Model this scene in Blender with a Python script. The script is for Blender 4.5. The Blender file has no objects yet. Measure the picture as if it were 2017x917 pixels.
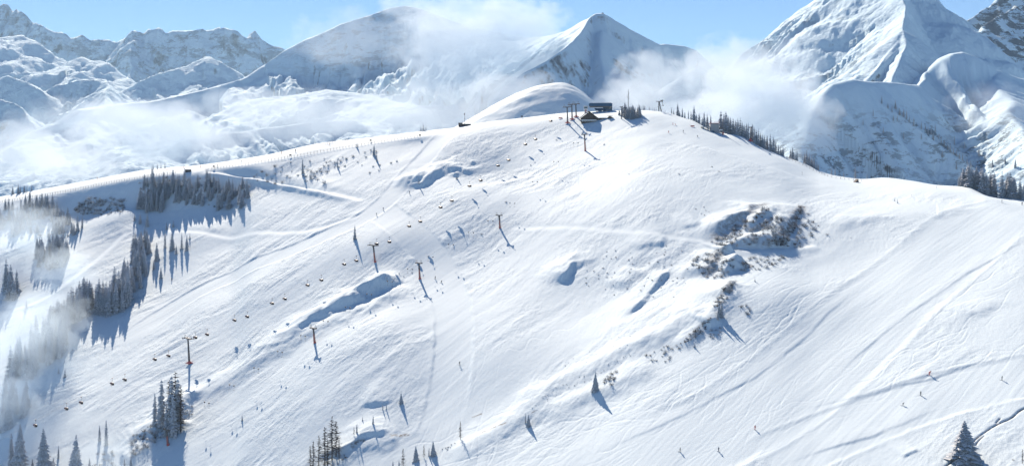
import bpy, bmesh, math, random
import numpy as np
from mathutils import Vector, Matrix
random.seed(7)
sc = bpy.context.scene
COL = sc.collection
R = math.radians
# ------------------------------------------------------------------ camera frame
F, CX, HY, CZ = 2200.0, 1008.5, 320.0, 0.0          # focal length in photo pixels, centre column, horizon row
SUN_AZ, SUN_EL = R(-17), R(36)
SUN = Vector((math.sin(SUN_AZ)*math.cos(SUN_EL), math.cos(SUN_AZ)*math.cos(SUN_EL), math.sin(SUN_EL)))
def W(px, py, Y): return Vector(((px-CX)/F*Y, Y, CZ+(HY-py)/F*Y))

# ------------------------------------------------------------------ numpy noise
def _h(ix, iy, s):
    n = (ix.astype(np.int64)*374761393 + iy.astype(np.int64)*668265263 + s*974634577) & 0xffffffff
    n = ((n ^ (n >> 13))*1274126177) & 0xffffffff
    n = (n ^ (n >> 16)) & 0xffff
    return n*(2*np.pi/65536.0)
def noise(x, y, s=0):
    x = np.asarray(x, float); y = np.asarray(y, float)
    x0 = np.floor(x); y0 = np.floor(y); fx = x-x0; fy = y-y0
    u = fx*fx*fx*(fx*(fx*6-15)+10); v = fy*fy*fy*(fy*(fy*6-15)+10)
    def g(i, j):
        a = _h(x0+i, y0+j, s); return np.cos(a)*(fx-i)+np.sin(a)*(fy-j)
    return 1.5*((g(0,0)*(1-u)+g(1,0)*u)*(1-v)+(g(0,1)*(1-u)+g(1,1)*u)*v)
def fbm(x, y, s=0, o=4, gain=.5):
    r = 0; a = 1
    for i in range(o):
        r = r+a*noise(x*2**i+17*i, y*2**i-9*i, s+i*13); a *= gain
    return r
def ridged(x, y, s=0, o=4):
    r = 0; a = 1
    for i in range(o):
        r = r+a*(1-2*np.abs(noise(x*2**i+5*i, y*2**i+3*i, s+i*7))); a *= .5
    return r
def smooth(a, b, x):
    t = np.clip((x-a)/(b-a), 0, 1); return t*t*(3-2*t)
def pchip(xk, yk, x):
    xk = np.asarray(xk, float); yk = np.asarray(yk, float)
    h = np.diff(xk); d = np.diff(yk)/h; m = np.zeros_like(yk)
    m[0] = d[0]; m[-1] = d[-1]
    for i in range(1, len(xk)-1):
        if d[i-1]*d[i] > 0:
            w1 = 2*h[i]+h[i-1]; w2 = h[i]+2*h[i-1]; m[i] = (w1+w2)/(w1/d[i-1]+w2/d[i])
    x = np.clip(x, xk[0], xk[-1])
    k = np.clip(np.searchsorted(xk, x)-1, 0, len(h)-1)
    t = (x-xk[k])/h[k]
    return (yk[k]*(1+2*t)*(1-t)**2 + h[k]*m[k]*t*(1-t)**2 + yk[k+1]*t*t*(3-2*t) + h[k]*m[k+1]*t*t*(t-1))

# ------------------------------------------------------------------ scene helpers
def tag(o, label=None, cat=None, group=None, kind=None):
    if label:
        o['label'] = label
        if not 4 <= len(label.split()) <= 16: print('LABELLEN', len(label.split()), label)
    if cat: o['category'] = cat
    if group: o['group'] = group
    if kind: o['kind'] = kind
    return o
def link(name, me, mats=None, parent=None):
    o = bpy.data.objects.new(name, me); COL.objects.link(o)
    if mats is not None and me is not None and len(me.materials) == 0:
        for m in (mats if isinstance(mats, (list, tuple)) else [mats]): me.materials.append(m)
    if parent: o.parent = parent
    return o
def empty(name, loc=(0,0,0), rz=0):
    o = bpy.data.objects.new(name, None); COL.objects.link(o); o.location = loc; o.rotation_euler = (0,0,rz)
    o.empty_display_size = .5
    return o
def copy_tree(o, parent=None):
    c = o.copy(); COL.objects.link(c); c.parent = parent
    for ch in [x for x in KIDS.get(o.name, [])]:
        c2 = ch.copy(); COL.objects.link(c2); c2.parent = c
        for g in KIDS.get(ch.name, []):
            c3 = g.copy(); COL.objects.link(c3); c3.parent = c2
    return c
KIDS = {}
def child(name, me, mat, parent):
    o = link(name, me, mat, parent); KIDS.setdefault(parent.name, []).append(o); return o
class MB:
    """collects shapes into one mesh"""
    def __init__(s): s.v = []; s.f = []; s.sm = []
    def add(s, vs, fs, sm=False):
        b = len(s.v); s.v += [tuple(v) for v in vs]; s.f += [tuple(b+i for i in f) for f in fs]; s.sm += [sm]*len(fs)
    def box(s, c, d, rz=0, taper=1.0, M=None):
        x, y, z = d[0]/2, d[1]/2, d[2]/2; vs = []
        for k, zz in ((1, -z), (taper, z)):
            for (a, b) in ((-x,-y),(x,-y),(x,y),(-x,y)): vs.append(Vector((a*k, b*k, zz)))
        Rm = M or Matrix.Rotation(rz, 3, 'Z'); c = Vector(c)
        s.add([Rm@v+c for v in vs], [(3,2,1,0),(4,5,6,7),(0,1,5,4),(1,2,6,5),(2,3,7,6),(3,0,4,7)])
    def bar(s, p, q, r0, r1=None, n=6, caps=True):
        p, q = Vector(p), Vector(q); r1 = r0 if r1 is None else r1
        d = (q-p).normalized(); a = d.orthogonal().normalized(); b = d.cross(a)
        vs = []
        for c, r in ((p, r0), (q, r1)):
            for i in range(n):
                t = 2*math.pi*i/n; vs.append(c+a*(r*math.cos(t))+b*(r*math.sin(t)))
        fs = [(i, (i+1)%n, n+(i+1)%n, n+i) for i in range(n)]
        if caps: fs += [tuple(range(n-1,-1,-1)), tuple(range(n, 2*n))]
        s.add(vs, fs, True)
    def path(s, pts, r, n=5):
        for a, b in zip(pts, pts[1:]): s.bar(a, b, r, r, n)
    def prism(s, poly, y0, y1):
        n = len(poly)
        vs = [(x, y0, z) for x, z in poly]+[(x, y1, z) for x, z in poly]
        s.add(vs, [tuple(range(n)), tuple(range(2*n-1, n-1, -1))]+[(i, n+i, n+(i+1)%n, (i+1)%n) for i in range(n)])
    def lathe(s, prof, c=(0,0,0), n=10):
        vs = []; c = Vector(c)
        for r, z in prof:
            for i in range(n):
                t = 2*math.pi*i/n; vs.append(c+Vector((r*math.cos(t), r*math.sin(t), z)))
        fs = [(k*n+i, k*n+(i+1)%n, (k+1)*n+(i+1)%n, (k+1)*n+i) for k in range(len(prof)-1) for i in range(n)]
        fs += [tuple(range(n-1,-1,-1)), tuple(range((len(prof)-1)*n, len(prof)*n))]
        s.add(vs, fs, True)
    def mesh(s, name):
        me = bpy.data.meshes.new(name); me.from_pydata(s.v, [], s.f); me.update()
        me.polygons.foreach_set('use_smooth', s.sm)
        return me
def grid_mesh(name, X, Y, Z, attrs=None):
    nr, nc = X.shape
    me = bpy.data.meshes.new(name)
    co = np.stack([X, Y, Z], -1).reshape(-1, 3).astype(np.float32)
    me.vertices.add(nr*nc); me.vertices.foreach_set('co', co.ravel())
    i = (np.arange(nr-1)[:,None]*nc+np.arange(nc-1)[None,:]).ravel()
    q = np.stack([i, i+1, i+nc+1, i+nc], -1).astype(np.int32)
    me.loops.add(q.size); me.loops.foreach_set('vertex_index', q.ravel())
    me.polygons.add(len(q)); me.polygons.foreach_set('loop_start', np.arange(0, q.size, 4, dtype=np.int32))
    me.polygons.foreach_set('use_smooth', np.ones(len(q), bool))
    me.update(calc_edges=True)
    for k, a in (attrs or {}).items():
        at = me.attributes.new(k, 'FLOAT', 'POINT'); at.data.foreach_set('value', a.ravel().astype(np.float32))
    return me

# ------------------------------------------------------------------ materials
def mat(name):
    m = bpy.data.materials.new(name); m.use_nodes = True
    nt = m.node_tree; b = nt.nodes['Principled BSDF']
    return m, nt, b
def nd(nt, t, **kw):
    n = nt.nodes.new(t)
    for k, v in kw.items():
        if k in n.inputs: n.inputs[k].default_value = v
        else: setattr(n, k, v)
    return n
def ramp(nt, src, a, b):
    n = nd(nt, 'ShaderNodeMapRange'); n.interpolation_type = 'SMOOTHSTEP'
    nt.links.new(src, n.inputs[0]); n.inputs[1].default_value = a; n.inputs[2].default_value = b
    return n.outputs[0]
def math_(nt, op, a, b=None):
    n = nd(nt, 'ShaderNodeMath', operation=op)
    for i, v in enumerate((a, b)):
        if v is None: continue
        if isinstance(v, (int, float)): n.inputs[i].default_value = v
        else: nt.links.new(v, n.inputs[i])
    return n.outputs[0]
def mix(nt, fac, a, b):
    n = nd(nt, 'ShaderNodeMix', data_type='RGBA')
    for i, v in ((0, fac), (6, a), (7, b)):
        if isinstance(v, (int, float)): n.inputs[i].default_value = v
        elif isinstance(v, tuple): n.inputs[i].default_value = (*v, 1)
        else: nt.links.new(v, n.inputs[i])
    return n.outputs[2]
def noise_node(nt, vec, scale, detail=4, rough=.55, dim='3D'):
    n = nd(nt, 'ShaderNodeTexNoise', Scale=scale, Detail=detail, Roughness=rough)
    if vec is not None: nt.links.new(vec, n.inputs['Vector'])
    return n.outputs[0]
def mapping(nt, src, scale=(1,1,1), rot=(0,0,0)):
    n = nd(nt, 'ShaderNodeMapping'); n.inputs['Scale'].default_value = scale; n.inputs['Rotation'].default_value = rot
    nt.links.new(src, n.inputs['Vector']); return n.outputs[0]
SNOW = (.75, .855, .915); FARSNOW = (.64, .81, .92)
ROCK = (.11, .12, .13)
def plain(name, col, rough=.6, metal=0, var=.25, scale=3.0):
    m, nt, b = mat(name)
    tc = nd(nt, 'ShaderNodeTexCoord')
    n = noise_node(nt, tc.outputs['Object'], scale, 4)
    dark = tuple(c*(1-var) for c in col); lite = tuple(min(1, c*(1+var)) for c in col)
    nt.links.new(mix(nt, n, dark, lite), b.inputs['Base Color'])
    b.inputs['Roughness'].default_value = rough; b.inputs['Metallic'].default_value = metal
    return m
def snow_main():
    m, nt, b = mat('piste_snow')
    g = nd(nt, 'ShaderNodeNewGeometry')
    soil = nd(nt, 'ShaderNodeAttribute', attribute_name='soil').outputs['Fac']
    rough = nd(nt, 'ShaderNodeAttribute', attribute_name='rough').outputs['Fac']
    pos = g.outputs['Position']
    n1 = noise_node(nt, pos, .45, 6, .72)
    sm = math_(nt, 'MULTIPLY', soil, math_(nt, 'ADD', ramp(nt, n1, .38, .58), .15))
    soilc = mix(nt, noise_node(nt, pos, 2.0, 4), (.10, .075, .062), (.24, .19, .16))
    snowc = mix(nt, noise_node(nt, pos, .05, 4), (.73, .84, .905), SNOW)
    nt.links.new(mix(nt, sm, snowc, soilc), b.inputs['Base Color'])
    b.inputs['Roughness'].default_value = .75; b.inputs['Specular IOR Level'].default_value = .15
    an = mapping(nt, pos, (1.0, .35, 1), (0, 0, R(-45)))
    hgt = math_(nt, 'ADD', math_(nt, 'MULTIPLY', noise_node(nt, an, .45, 6, .7), 1.2), math_(nt, 'MULTIPLY', noise_node(nt, pos, 1.6, 4, .65), .4))
    bp = nd(nt, 'ShaderNodeBump', Distance=.7)
    nt.links.new(math_(nt, 'ADD', math_(nt, 'MULTIPLY', rough, .45), .07), bp.inputs['Strength'])
    nt.links.new(hgt, bp.inputs['Height']); nt.links.new(bp.outputs[0], b.inputs['Normal'])
    return m
def snow_mountain(name, rock_lo=.70, rock_hi=.5, nscale=.02, bump=6.0, patch=None, rockcol=ROCK, bstr=.5, pscale=.05):
    """snow that lets rock through where the ground is steep; patch = cover of dwarf pine on low slopes"""
    m, nt, b = mat(name)
    g = nd(nt, 'ShaderNodeNewGeometry'); pos = g.outputs['Position']
    sep = nd(nt, 'ShaderNodeSeparateXYZ'); nt.links.new(g.outputs['Normal'], sep.inputs[0])
    n = noise_node(nt, mapping(nt, pos, (1, 1, .6)), nscale, 8, .68)
    v = math_(nt, 'ADD', sep.outputs['Z'], math_(nt, 'MULTIPLY', math_(nt, 'SUBTRACT', n, .5), 1.3))
    rk = math_(nt, 'SUBTRACT', 1.0, ramp(nt, v, rock_hi, rock_lo))
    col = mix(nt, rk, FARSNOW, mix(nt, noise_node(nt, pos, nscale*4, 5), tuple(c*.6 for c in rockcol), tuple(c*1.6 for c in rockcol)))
    if patch:
        pn = noise_node(nt, mapping(nt, pos, (.7, .7, 1.6)), pscale, 7, .75)
        am = nd(nt, 'ShaderNodeAttribute', attribute_name='patch').outputs['Fac']
        col = mix(nt, math_(nt, 'MULTIPLY', ramp(nt, pn, patch, patch+.07), am), col, (.075, .105, .14))
    nt.links.new(col, b.inputs['Base Color'])
    b.inputs['Roughness'].default_value = .8; b.inputs['Specular IOR Level'].default_value = .1
    bp = nd(nt, 'ShaderNodeBump', Distance=bump, Strength=bstr)
    nt.links.new(noise_node(nt, pos, nscale*2, 9, .62), bp.inputs['Height']); nt.links.new(bp.outputs[0], b.inputs['Normal'])
    return m
def foliage(name, col, frost, lo, hi, frostcol=(.62, .65, .69)):
    m, nt, b = mat(name)
    g = nd(nt, 'ShaderNodeNewGeometry'); tc = nd(nt, 'ShaderNodeTexCoord')
    oi = nd(nt, 'ShaderNodeObjectInfo')
    sep = nd(nt, 'ShaderNodeSeparateXYZ'); nt.links.new(g.outputs['Normal'], sep.inputs[0])
    up = math_(nt, 'ABSOLUTE', sep.outputs['Z'])
    n = noise_node(nt, g.outputs['Position'], .9, 4, .7)
    v = math_(nt, 'ADD', math_(nt, 'ADD', n, math_(nt, 'MULTIPLY', up, .25)), math_(nt, 'MULTIPLY', oi.outputs['Random'], frost))
    fr = ramp(nt, v, lo, hi)
    base = mix(nt, noise_node(nt, g.outputs['Position'], 3.0, 3), tuple(c*.6 for c in col), tuple(c*1.5 for c in col))
    nt.links.new(mix(nt, fr, base, frostcol), b.inputs['Base Color'])
    b.inputs['Roughness'].default_value = .85; b.inputs['Specular IOR Level'].default_value = .1
    return m
SUN_STR, SKY_STR, EXPO = 5.0, .062, 0.72
SKY_AIR, SKY_DUST, SKY_OZ = 1.0, .1, 8.0
HAZE = 0.00003
# ================================================================== MAIN SLOPE (height field in polar columns)
BOT = 1000.0
def curve(pts, px):
    a = np.array(pts, float); return pchip(a[:,0], a[:,1], px)
RIDGE = [(-1200,560),(-600,480),(-200,421),(0,388),(105,369),(209,349),(301,333),(366,328),(520,306),(631,282),(709,273),(827,259),(906,250),(960,240),
         (1040,231),(1118,222),(1180,219),(1262,217),(1311,221),(1340,230),(1366,238),(1387,249),(1408,259),(1458,268),(1497,289),(1541,307),(1583,322),(1615,337),
         (1643,346),(1704,353),(1740,350.5),(1798,357),(1845,365),(1905,369),(1950,387),(2017,396),(2150,425),(2600,520),(3200,640)]
YR = [(-1200,1050),(-200,985),(0,975),(200,962),(400,950),(630,940),(827,930),(906,935),(1118,965),(1262,945),(1340,925),(1408,895),(1520,862),(1615,837),(1704,820),(1798,800),(1905,775),(2017,742),(2150,710),(3200,560)]
Y0 = [(-1200,640),(-100,580),(330,552),(620,522),(1000,485),(1340,450),(1700,425),(2100,405),(3200,380)]
# top of the bank under the ridge road (fence line) and its foot
BTOP = [(-1200,575),(-200,434),(0,400),(105,382),(209,361),(301,346),(400,336),(500,322),(631,300),(709,287),(827,269),(906,256),(1000,246),(1118,230),(1262,224),(1340,238),(1408,266),(1520,306),(1615,346),(1704,362),(1798,366),(1905,379),(2017,405),(2150,436),(3200,655)]
BFOOT = [(-1200,620),(-200,468),(0,440),(105,432),(209,428),(280,420),(340,415),(400,408),(450,400),(500,370),(560,350),(631,325),(709,303),(827,281),(906,272),(1000,275),(1118,262),(1262,252),(1340,264),(1408,290),(1520,330),(1615,370),(1704,386),(1798,395),(1905,410),(2017,432),(2150,465),(3200,690)]
DTOP = [(-1200,24),(0,24),(400,22),(631,22),(827,24),(906,20),(1118,26),(1262,24),(1408,22),(1704,24),(2017,24),(3200,24)]   # metres the bank top stands in front of the ridge
DFOOT = [(-1200,60),(0,56),(209,54),(300,52),(400,60),(500,54),(631,44),(709,38),(827,33),(906,44),(1118,62),(1262,60),(1408,60),(1704,64),(2017,64),(3200,60)]
CURV = [(-1200,.1),(200,.05),(600,.0),(900,.05),(1200,.12),(1500,.16),(1800,.2),(2017,.2),(3200,.2)]
pxs = np.concatenate([np.linspace(-1200,-80,36), np.arange(-60,2078,1.65), np.linspace(2100,3200,36)])
NC = len(pxs); NR = 440
ridge = curve(RIDGE, pxs); yr = curve(YR, pxs); y0 = curve(Y0, pxs)
bt = curve(BTOP, pxs); bf = curve(BFOOT, pxs); dt = curve(DTOP, pxs); df = curve(DFOOT, pxs); cv = curve(CURV, pxs)
vis = np.zeros((NR, NC)); 
zpx = lambda py, Y: (HY-py)/F*Y
for j in range(NC):
    Yk = [y0[j]]; Zk = [zpx(BOT, y0[j])]
    y3 = yr[j]-df[j]; z3 = zpx(bf[j], y3)
    for t in np.linspace(0,1,9)[1:]:
        Yk.append(y0[j]+(y3-y0[j])*t); Zk.append(Zk[0]+(z3-Zk[0])*(t+cv[j]*t*(1-t)))
    Yk += [yr[j]-dt[j], yr[j]]; Zk += [zpx(bt[j], yr[j]-dt[j]), zpx(ridge[j], yr[j])]
    Yf = np.linspace(y0[j], yr[j], 1600); Zf = pchip(Yk, Zk, Yf)
    pyf = HY-Zf*F/Yf
    pyf = np.minimum.accumulate(pyf)
    rows = np.linspace(BOT, pyf[-1], NR)
    vis[:,j] = np.interp(-rows, -pyf, Yf)
    if j == 0: ZV = np.zeros((NR, NC))
    ZV[:,j] = np.interp(vis[:,j], Yf, Zf)
front = np.array([-380,-320,-250,-180,-120,-80,-50,-30,-15,-6.])
back = np.array([2,5,9,14,20,28,40,60,90,130,190,260,340.])
YF = y0[None,:]+front[:,None]*(y0[None,:]/480); ZF = ZV[0][None,:]+front[:,None]*.36
YB = yr[None,:]+back[:,None]; ZB = ZV[-1][None,:]+(.08*back-.0042*back**2).clip(-1e9)[:,None]*0
bdrop = np.where(back < 40, .06*back-.0045*back**2, .06*40-.0045*1600-(back-40)*.42)
ZB = ZV[-1][None,:]+bdrop[:,None]
GY = np.concatenate([YF, vis, YB]); GZ = np.concatenate([ZF, ZV, ZB]); GX = (pxs[None,:]-CX)/F*GY
NT = GY.shape[0]; NF = len(front)
GPX = np.broadcast_to(pxs[None,:], GY.shape)
GPY = HY-GZ*F/GY                      # picture row of every vertex of the undisturbed slope
def base_pt(px, py):
    j = np.interp(px, pxs, np.arange(NC)); j0 = int(min(j, NC-2)); a = j-j0
    out = 0
    for jj, w in ((j0, 1-a), (j0+1, a)):
        r = (BOT-py)/(BOT-ridge[jj])*(NR-1)
        y = np.interp(r, np.arange(NR), vis[:,jj]); out = out+w*y
    return ((px-CX)/F*out, out)
def amp_of(pts, par):
    if len(pts[0]) < 3: return 1.0
    return np.interp(par, np.linspace(0, 1, len(pts)), [q[2] for q in pts])
def poly_world(pts, n=6):
    """smooth polyline in plan from picture points"""
    p = np.array([base_pt(*q[:2]) for q in pts])
    if len(p) > 2:
        s = np.concatenate([[0], np.cumsum(np.hypot(*np.diff(p, axis=0).T))])
        ss = np.linspace(0, s[-1], n*(len(p)-1)+1)
        p = np.stack([pchip(s, p[:,0], ss), pchip(s, p[:,1], ss)], 1)
    return p
def line_field(p, reach):
    """(index box, signed distance, parameter 0..1) of the grid vertices within reach of plan polyline p; + is the left-hand side"""
    pad = reach
    u = p[:,0]/p[:,1]
    c0 = np.searchsorted(pxs, ((u.min())*F+CX)-pad*F/p[:,1].min()); c1 = np.searchsorted(pxs, (u.max()*F+CX)+pad*F/p[:,1].min())
    c0 = max(0, c0-1); c1 = min(NC, c1+1)
    ysub = GY[:, c0:c1]
    r0 = np.argmax((ysub >= p[:,1].min()-pad).any(1)); r1 = NT-np.argmax((ysub[::-1] <= p[:,1].max()+pad).any(1))
    sl = (slice(r0, r1), slice(c0, c1)); X = GX[sl]; Y = GY[sl]
    best = np.full(X.shape, 1e9); sd = np.zeros(X.shape); par = np.zeros(X.shape)
    seg = np.hypot(*np.diff(p, axis=0).T); cum = np.concatenate([[0], np.cumsum(seg)]); L = cum[-1]
    for i in range(len(p)-1):
        ax, ay = p[i]; dx, dy = p[i+1]-p[i]; l2 = dx*dx+dy*dy+1e-9
        t = np.clip(((X-ax)*dx+(Y-ay)*dy)/l2, 0, 1)
        ex = X-ax-t*dx; ey = Y-ay-t*dy; d = np.hypot(ex, ey)
        cr = dx*(Y-ay)-dy*(X-ax)
        k = d < best
        best = np.where(k, d, best); sd = np.where(k, np.sign(cr)*d, sd); par = np.where(k, (cum[i]+t*seg[i])/L, par)
    return sl, sd, par, X, Y
DZ = np.zeros_like(GZ); SOIL = np.zeros_like(GZ); GROOM = np.zeros_like(GZ)
def taper(par, a=.12): return smooth(0, a, par)*smooth(0, a, 1-par)
def scarp(pts, h, w, Lu, wob=1.0, soil=0, down=0.0, Ld=10, tp=.3):
    sl, d, par, X, Y = line_field(poly_world(pts), max(min(Lu,9)*3, Ld*2.5, w*2))
    d = d+wob*w*(.7*fbm(X/14, Y/14, 3, 4)); d = d+min(w, 4)*.16*noise(X/5, Y/5, 79); h = h*(.68+.6*smooth(-.5, .5, fbm(X/24, Y/24, 77, 2)))
    v = h*smooth(-w/2, w/2, d)*np.exp(-(np.maximum(d-w/2, 0)/(min(Lu, 9)*1.3))**2)-down*(1-smooth(-w/2, w/2, d))*np.exp(-(np.maximum(-d-w/2, 0)/Ld)**2)
    DZ[sl] += v*taper(par, tp)*amp_of(pts, par)
    if soil: SOIL[sl] = np.maximum(SOIL[sl], soil*np.exp(-((d)/(w*.6))**2)*taper(par))
def rib(pts, h, w, soil=0, wob=.3):
    sl, d, par, X, Y = line_field(poly_world(pts), w*2.6)
    d = d+wob*w*fbm(X/(w*1.5), Y/(w*1.5), 5, 3)
    DZ[sl] += h*np.exp(-(d/w)**2)*taper(par)*amp_of(pts, par)
def bench(pts, k, w):
    sl, d, par, X, Y = line_field(poly_world(pts), w*3)
    DZ[sl] += -k*d*np.exp(-(d/w)**2)*taper(par, .06)*amp_of(pts, par); GROOM[sl] = np.maximum(GROOM[sl], np.exp(-(d/w)**2)*taper(par, .06))
def groom(pts, hw, lower=0.0):
    """groomed lane: half width in metres"""
    sl, d, par, X, Y = line_field(poly_world(pts), hw*1.5)
    g = 1-smooth(hw*.88, hw*1.06, np.abs(d)+.8*noise(X/6, Y/6, 4))
    GROOM[sl] = np.maximum(GROOM[sl], g*taper(par, .05)); DZ[sl] += (-lower*g+lower*.6*np.exp(-((np.abs(d)-hw*1.08)/1.2)**2))*taper(par)
def soil_line(pts, w, amt):
    sl, d, par, X, Y = line_field(poly_world(pts), w*3)
    SOIL[sl] = np.maximum(SOIL[sl], amt*np.exp(-((d+w*.5*noise(X/3, Y/3, 6))/w)**2)*taper(par))
def mound(px, py, rx, ry, h, rot=0):
    x0, y0_ = base_pt(px, py)
    dx, dy = GX-x0, GY-y0_; c, s = math.cos(rot), math.sin(rot)
    a = (dx*c+dy*s)/rx; b = (-dx*s+dy*c)/ry
    DZ[:] += h*np.exp(-(a*a+b*b))
# ---- broad forms
mound(880,500,70,60,-7); mound(895,680,26,90,-5); mound(1000,640,34,60,3.5); mound(720,660,34,40,3); mound(640,780,45,60,4); mound(1230,400,70,60,5); mound(1180,580,60,40,-5)
mound(1700,440,60,40,4); mound(330,560,60,60,-4); mound(560,560,60,40,3); mound(1000,790,50,45,-3); mound(960,330,40,30,-4); mound(760,470,40,25,3)
mound(230,440,24,22,7); mound(1480,590,50,30,4)
# ---- gully along the tow lift, its banks and rims
scarp([(470,722,.2),(540,686,.35),(600,652,.5),(660,616,.75),(720,583,1),(770,551,1),(806,528,.8)], 6.5, 9, 30, .4, tp=.12)
rib([(375,802,.7),(440,752,.7),(500,714,.7),(560,683,.8),(640,643,1),(700,614,1),(760,578,1),(815,540,.8)], 2.6, 9)
scarp([(235,893,.8),(262,878,1),(300,862,1),(340,832,.9),(378,792,.45),(420,757,.2)], 5.5, 12, 28, .4, tp=.25)
rib([(235,912),(270,892),(330,856),(365,825)], 1.8, 8)
scarp([(610,912,1),(650,905,.8),(690,890,.9),(722,869,1),(752,858,.9),(785,853,.4)], 2.0, 4.2, 30, .5, tp=.3)
rib([(640,917),(690,896),(725,876),(790,858)], 1.2, 6)
soil_line([(690,893),(705,882),(722,873)], 1.0, .9); soil_line([(765,860),(782,854),(808,847)], .9, 1.0)
scarp([(700,813,.6),(725,805,1),(755,797,1),(792,786,.4)], 1.1, 3.2, 26, .5, tp=.4)
scarp([(790,382,.5),(815,365,.9),(842,350,1),(875,336,.7),(910,333,.9),(940,340,.3)], 3.6, 11, 40, .8)
scarp([(1085,560,.5),(1105,545,1),(1130,528,1),(1160,512,.7),(1185,508,.3)], 2.6, 5.5, 34, .8, tp=.3)
scarp([(1232,618,.5),(1258,594,.9),(1282,570,1),(1308,540,1),(1325,520,.4)], 2.2, 3.4, 26, .6, tp=.2)
scarp([(1225,560),(1250,540),(1275,520)], 1.6, 6, 18, .6); scarp([(1255,495),(1285,482),(1318,478)], 1.6, 4.5, 26, .6)
scarp([(1340,455),(1360,450),(1385,446)], 1.4, 6, 18, .5)
# ---- shrub gully on the right
scarp([(1398,480,.5),(1425,462,1),(1455,445,1),(1485,425,.9),(1512,405,.4)], 3.6, 6, 16, .5, soil=.55)
scarp([(1460,480),(1490,455),(1520,435),(1545,412)], 3.4, 8, 14, .6, soil=.1)
scarp([(1528,488,.8),(1550,463,1),(1570,438,1),(1586,410,.5)], 3.6, 5, 12, .4, soil=.8)
scarp([(1402,487,.6),(1440,490,1),(1490,489,1),(1540,488,1),(1590,482,.4)], 4.2, 7, 16, .5, soil=.2)
bench([(1380,476),(1420,490),(1500,492),(1570,490),(1610,486)], .28, 5)
scarp([(1392,548),(1402,530),(1414,510),(1428,494)], 3.2, 6, 12, .5, soil=.6)
scarp([(1405,548),(1430,545),(1450,530),(1462,505)], 3.4, 7, 16, .5, soil=.1)
scarp([(1425,502),(1436,498),(1448,497)], 3.2, 4, 10, .3); scarp([(1463,537),(1468,528),(1476,520)], 1.8, 3, 8, .3, soil=.9)
scarp([(1426,600),(1436,580),(1448,556)], 1.8, 4, 8, .3, soil=.5); rib([(1330,690),(1380,650),(1432,604),(1450,560)], 1.6, 6)
scarp([(1390,655),(1405,648),(1425,643)], 2.2, 4, 10, .3)
rib([(1010,805),(1090,755),(1180,710),(1260,675),(1340,640),(1390,600)], 2.0, 8)
rib([(880,900),(950,855),(1030,815),(1110,790),(1200,755),(1300,705)], 1.8, 9)
soil_line([(945,843),(980,833),(1000,828)], .5, .9); soil_line([(928,803),(940,800),(951,797)], .5, .8); soil_line([(1046,812),(1060,806)], .4, .7)
# ---- pistes at the right
groom([(2120,330),(1960,430),(1850,510),(1750,590),(1650,685),(1540,770),(1400,850),(1200,930)], 26, .2)
scarp([(1130,905),(1210,876),(1300,838),(1420,778),(1500,733),(1560,688),(1640,616),(1700,562)], 0.26, 1.5, 8, .6, tp=.25)
scarp([(1585,797),(1640,747),(1690,700),(1800,612),(1850,578),(1900,542),(1960,508),(2060,450)], 0.30, 1.5, 7, .5, tp=.3)
groom([(2150,720),(2017,740),(1900,765),(1780,800),(1650,850),(1500,915)], 16, .15)
scarp([(1560,808),(1640,792),(1700,780),(1770,763),(1850,741),(1930,714),(2040,694)], 0.30, 1.7, 8, .6, tp=.4)
scarp([(1530,917),(1620,886),(1700,864),(1760,842),(1820,815),(1870,795)], 0.30, 1.8, 9, .6, tp=.4)
scarp([(1776,902),(1795,893),(1815,886)], .45, 1.6, 6, .4)
scarp([(1800,420),(1850,436),(1900,420),(1960,410)], 0.8, 9, 18, .4, tp=.4); scarp([(1640,470),(1720,447),(1790,445)], 1.0, 8, 18, .4, tp=.4)
scarp([(1850,660),(1930,620),(2017,590)], 0.7, 9, 16, .4, tp=.4)
# ---- pistes in the middle and left
groom([(905,256),(868,275),(838,310),(800,350),(760,395),(710,432),(640,465),(560,500),(450,545),(330,605),(220,690)], 9, .2)
groom([(740,408),(800,450),(850,488),(872,530),(893,600),(892,690),(880,770),(862,840)], 11, .12)
groom([(1260,222),(1330,262),(1420,285),(1520,318),(1640,355)], 18, .1)
rib([(396,339),(440,346),(520,360),(600,376),(660,387),(720,399)], .7, 2.2, wob=.1)
bench([(396,338,1),(440,345,1),(520,359,1),(600,375,.6),(660,386,.45),(720,398,.4)], .62, 5.0)
scarp([(402,335),(470,345),(560,362),(640,379),(700,393)], 1.6, 3, 8, .2)
scarp([(402,347),(470,358),(560,375),(640,390),(700,402)], 1.8, 3.5, 2.5, .25)
bench([(0,617),(80,590),(150,541),(215,490),(248,460)], .25, 4); bench([(270,448),(400,456),(520,455),(640,447),(720,420)], .15, 3.5)
bench([(1000,440),(1120,452),(1240,463),(1400,478)], .12, 3.5)
# ---- crack with open ground at the lower right
for pts, w in (([(1838,936),(1880,905),(1930,858),(1963,836),(1990,824),(2012,806),(2040,795)], .5), ([(1922,876),(1930,865),(1938,858)], .45), ([(1962,832),(1966,828),(1970,824)], .4)):
    sl, d, par, X, Y = line_field(poly_world(pts), 6)
    DZ[sl] -= .5*np.exp(-(d/w)**2); SOIL[sl] = np.maximum(SOIL[sl], 1.0*np.exp(-(d/(w*.75))**2))
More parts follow.
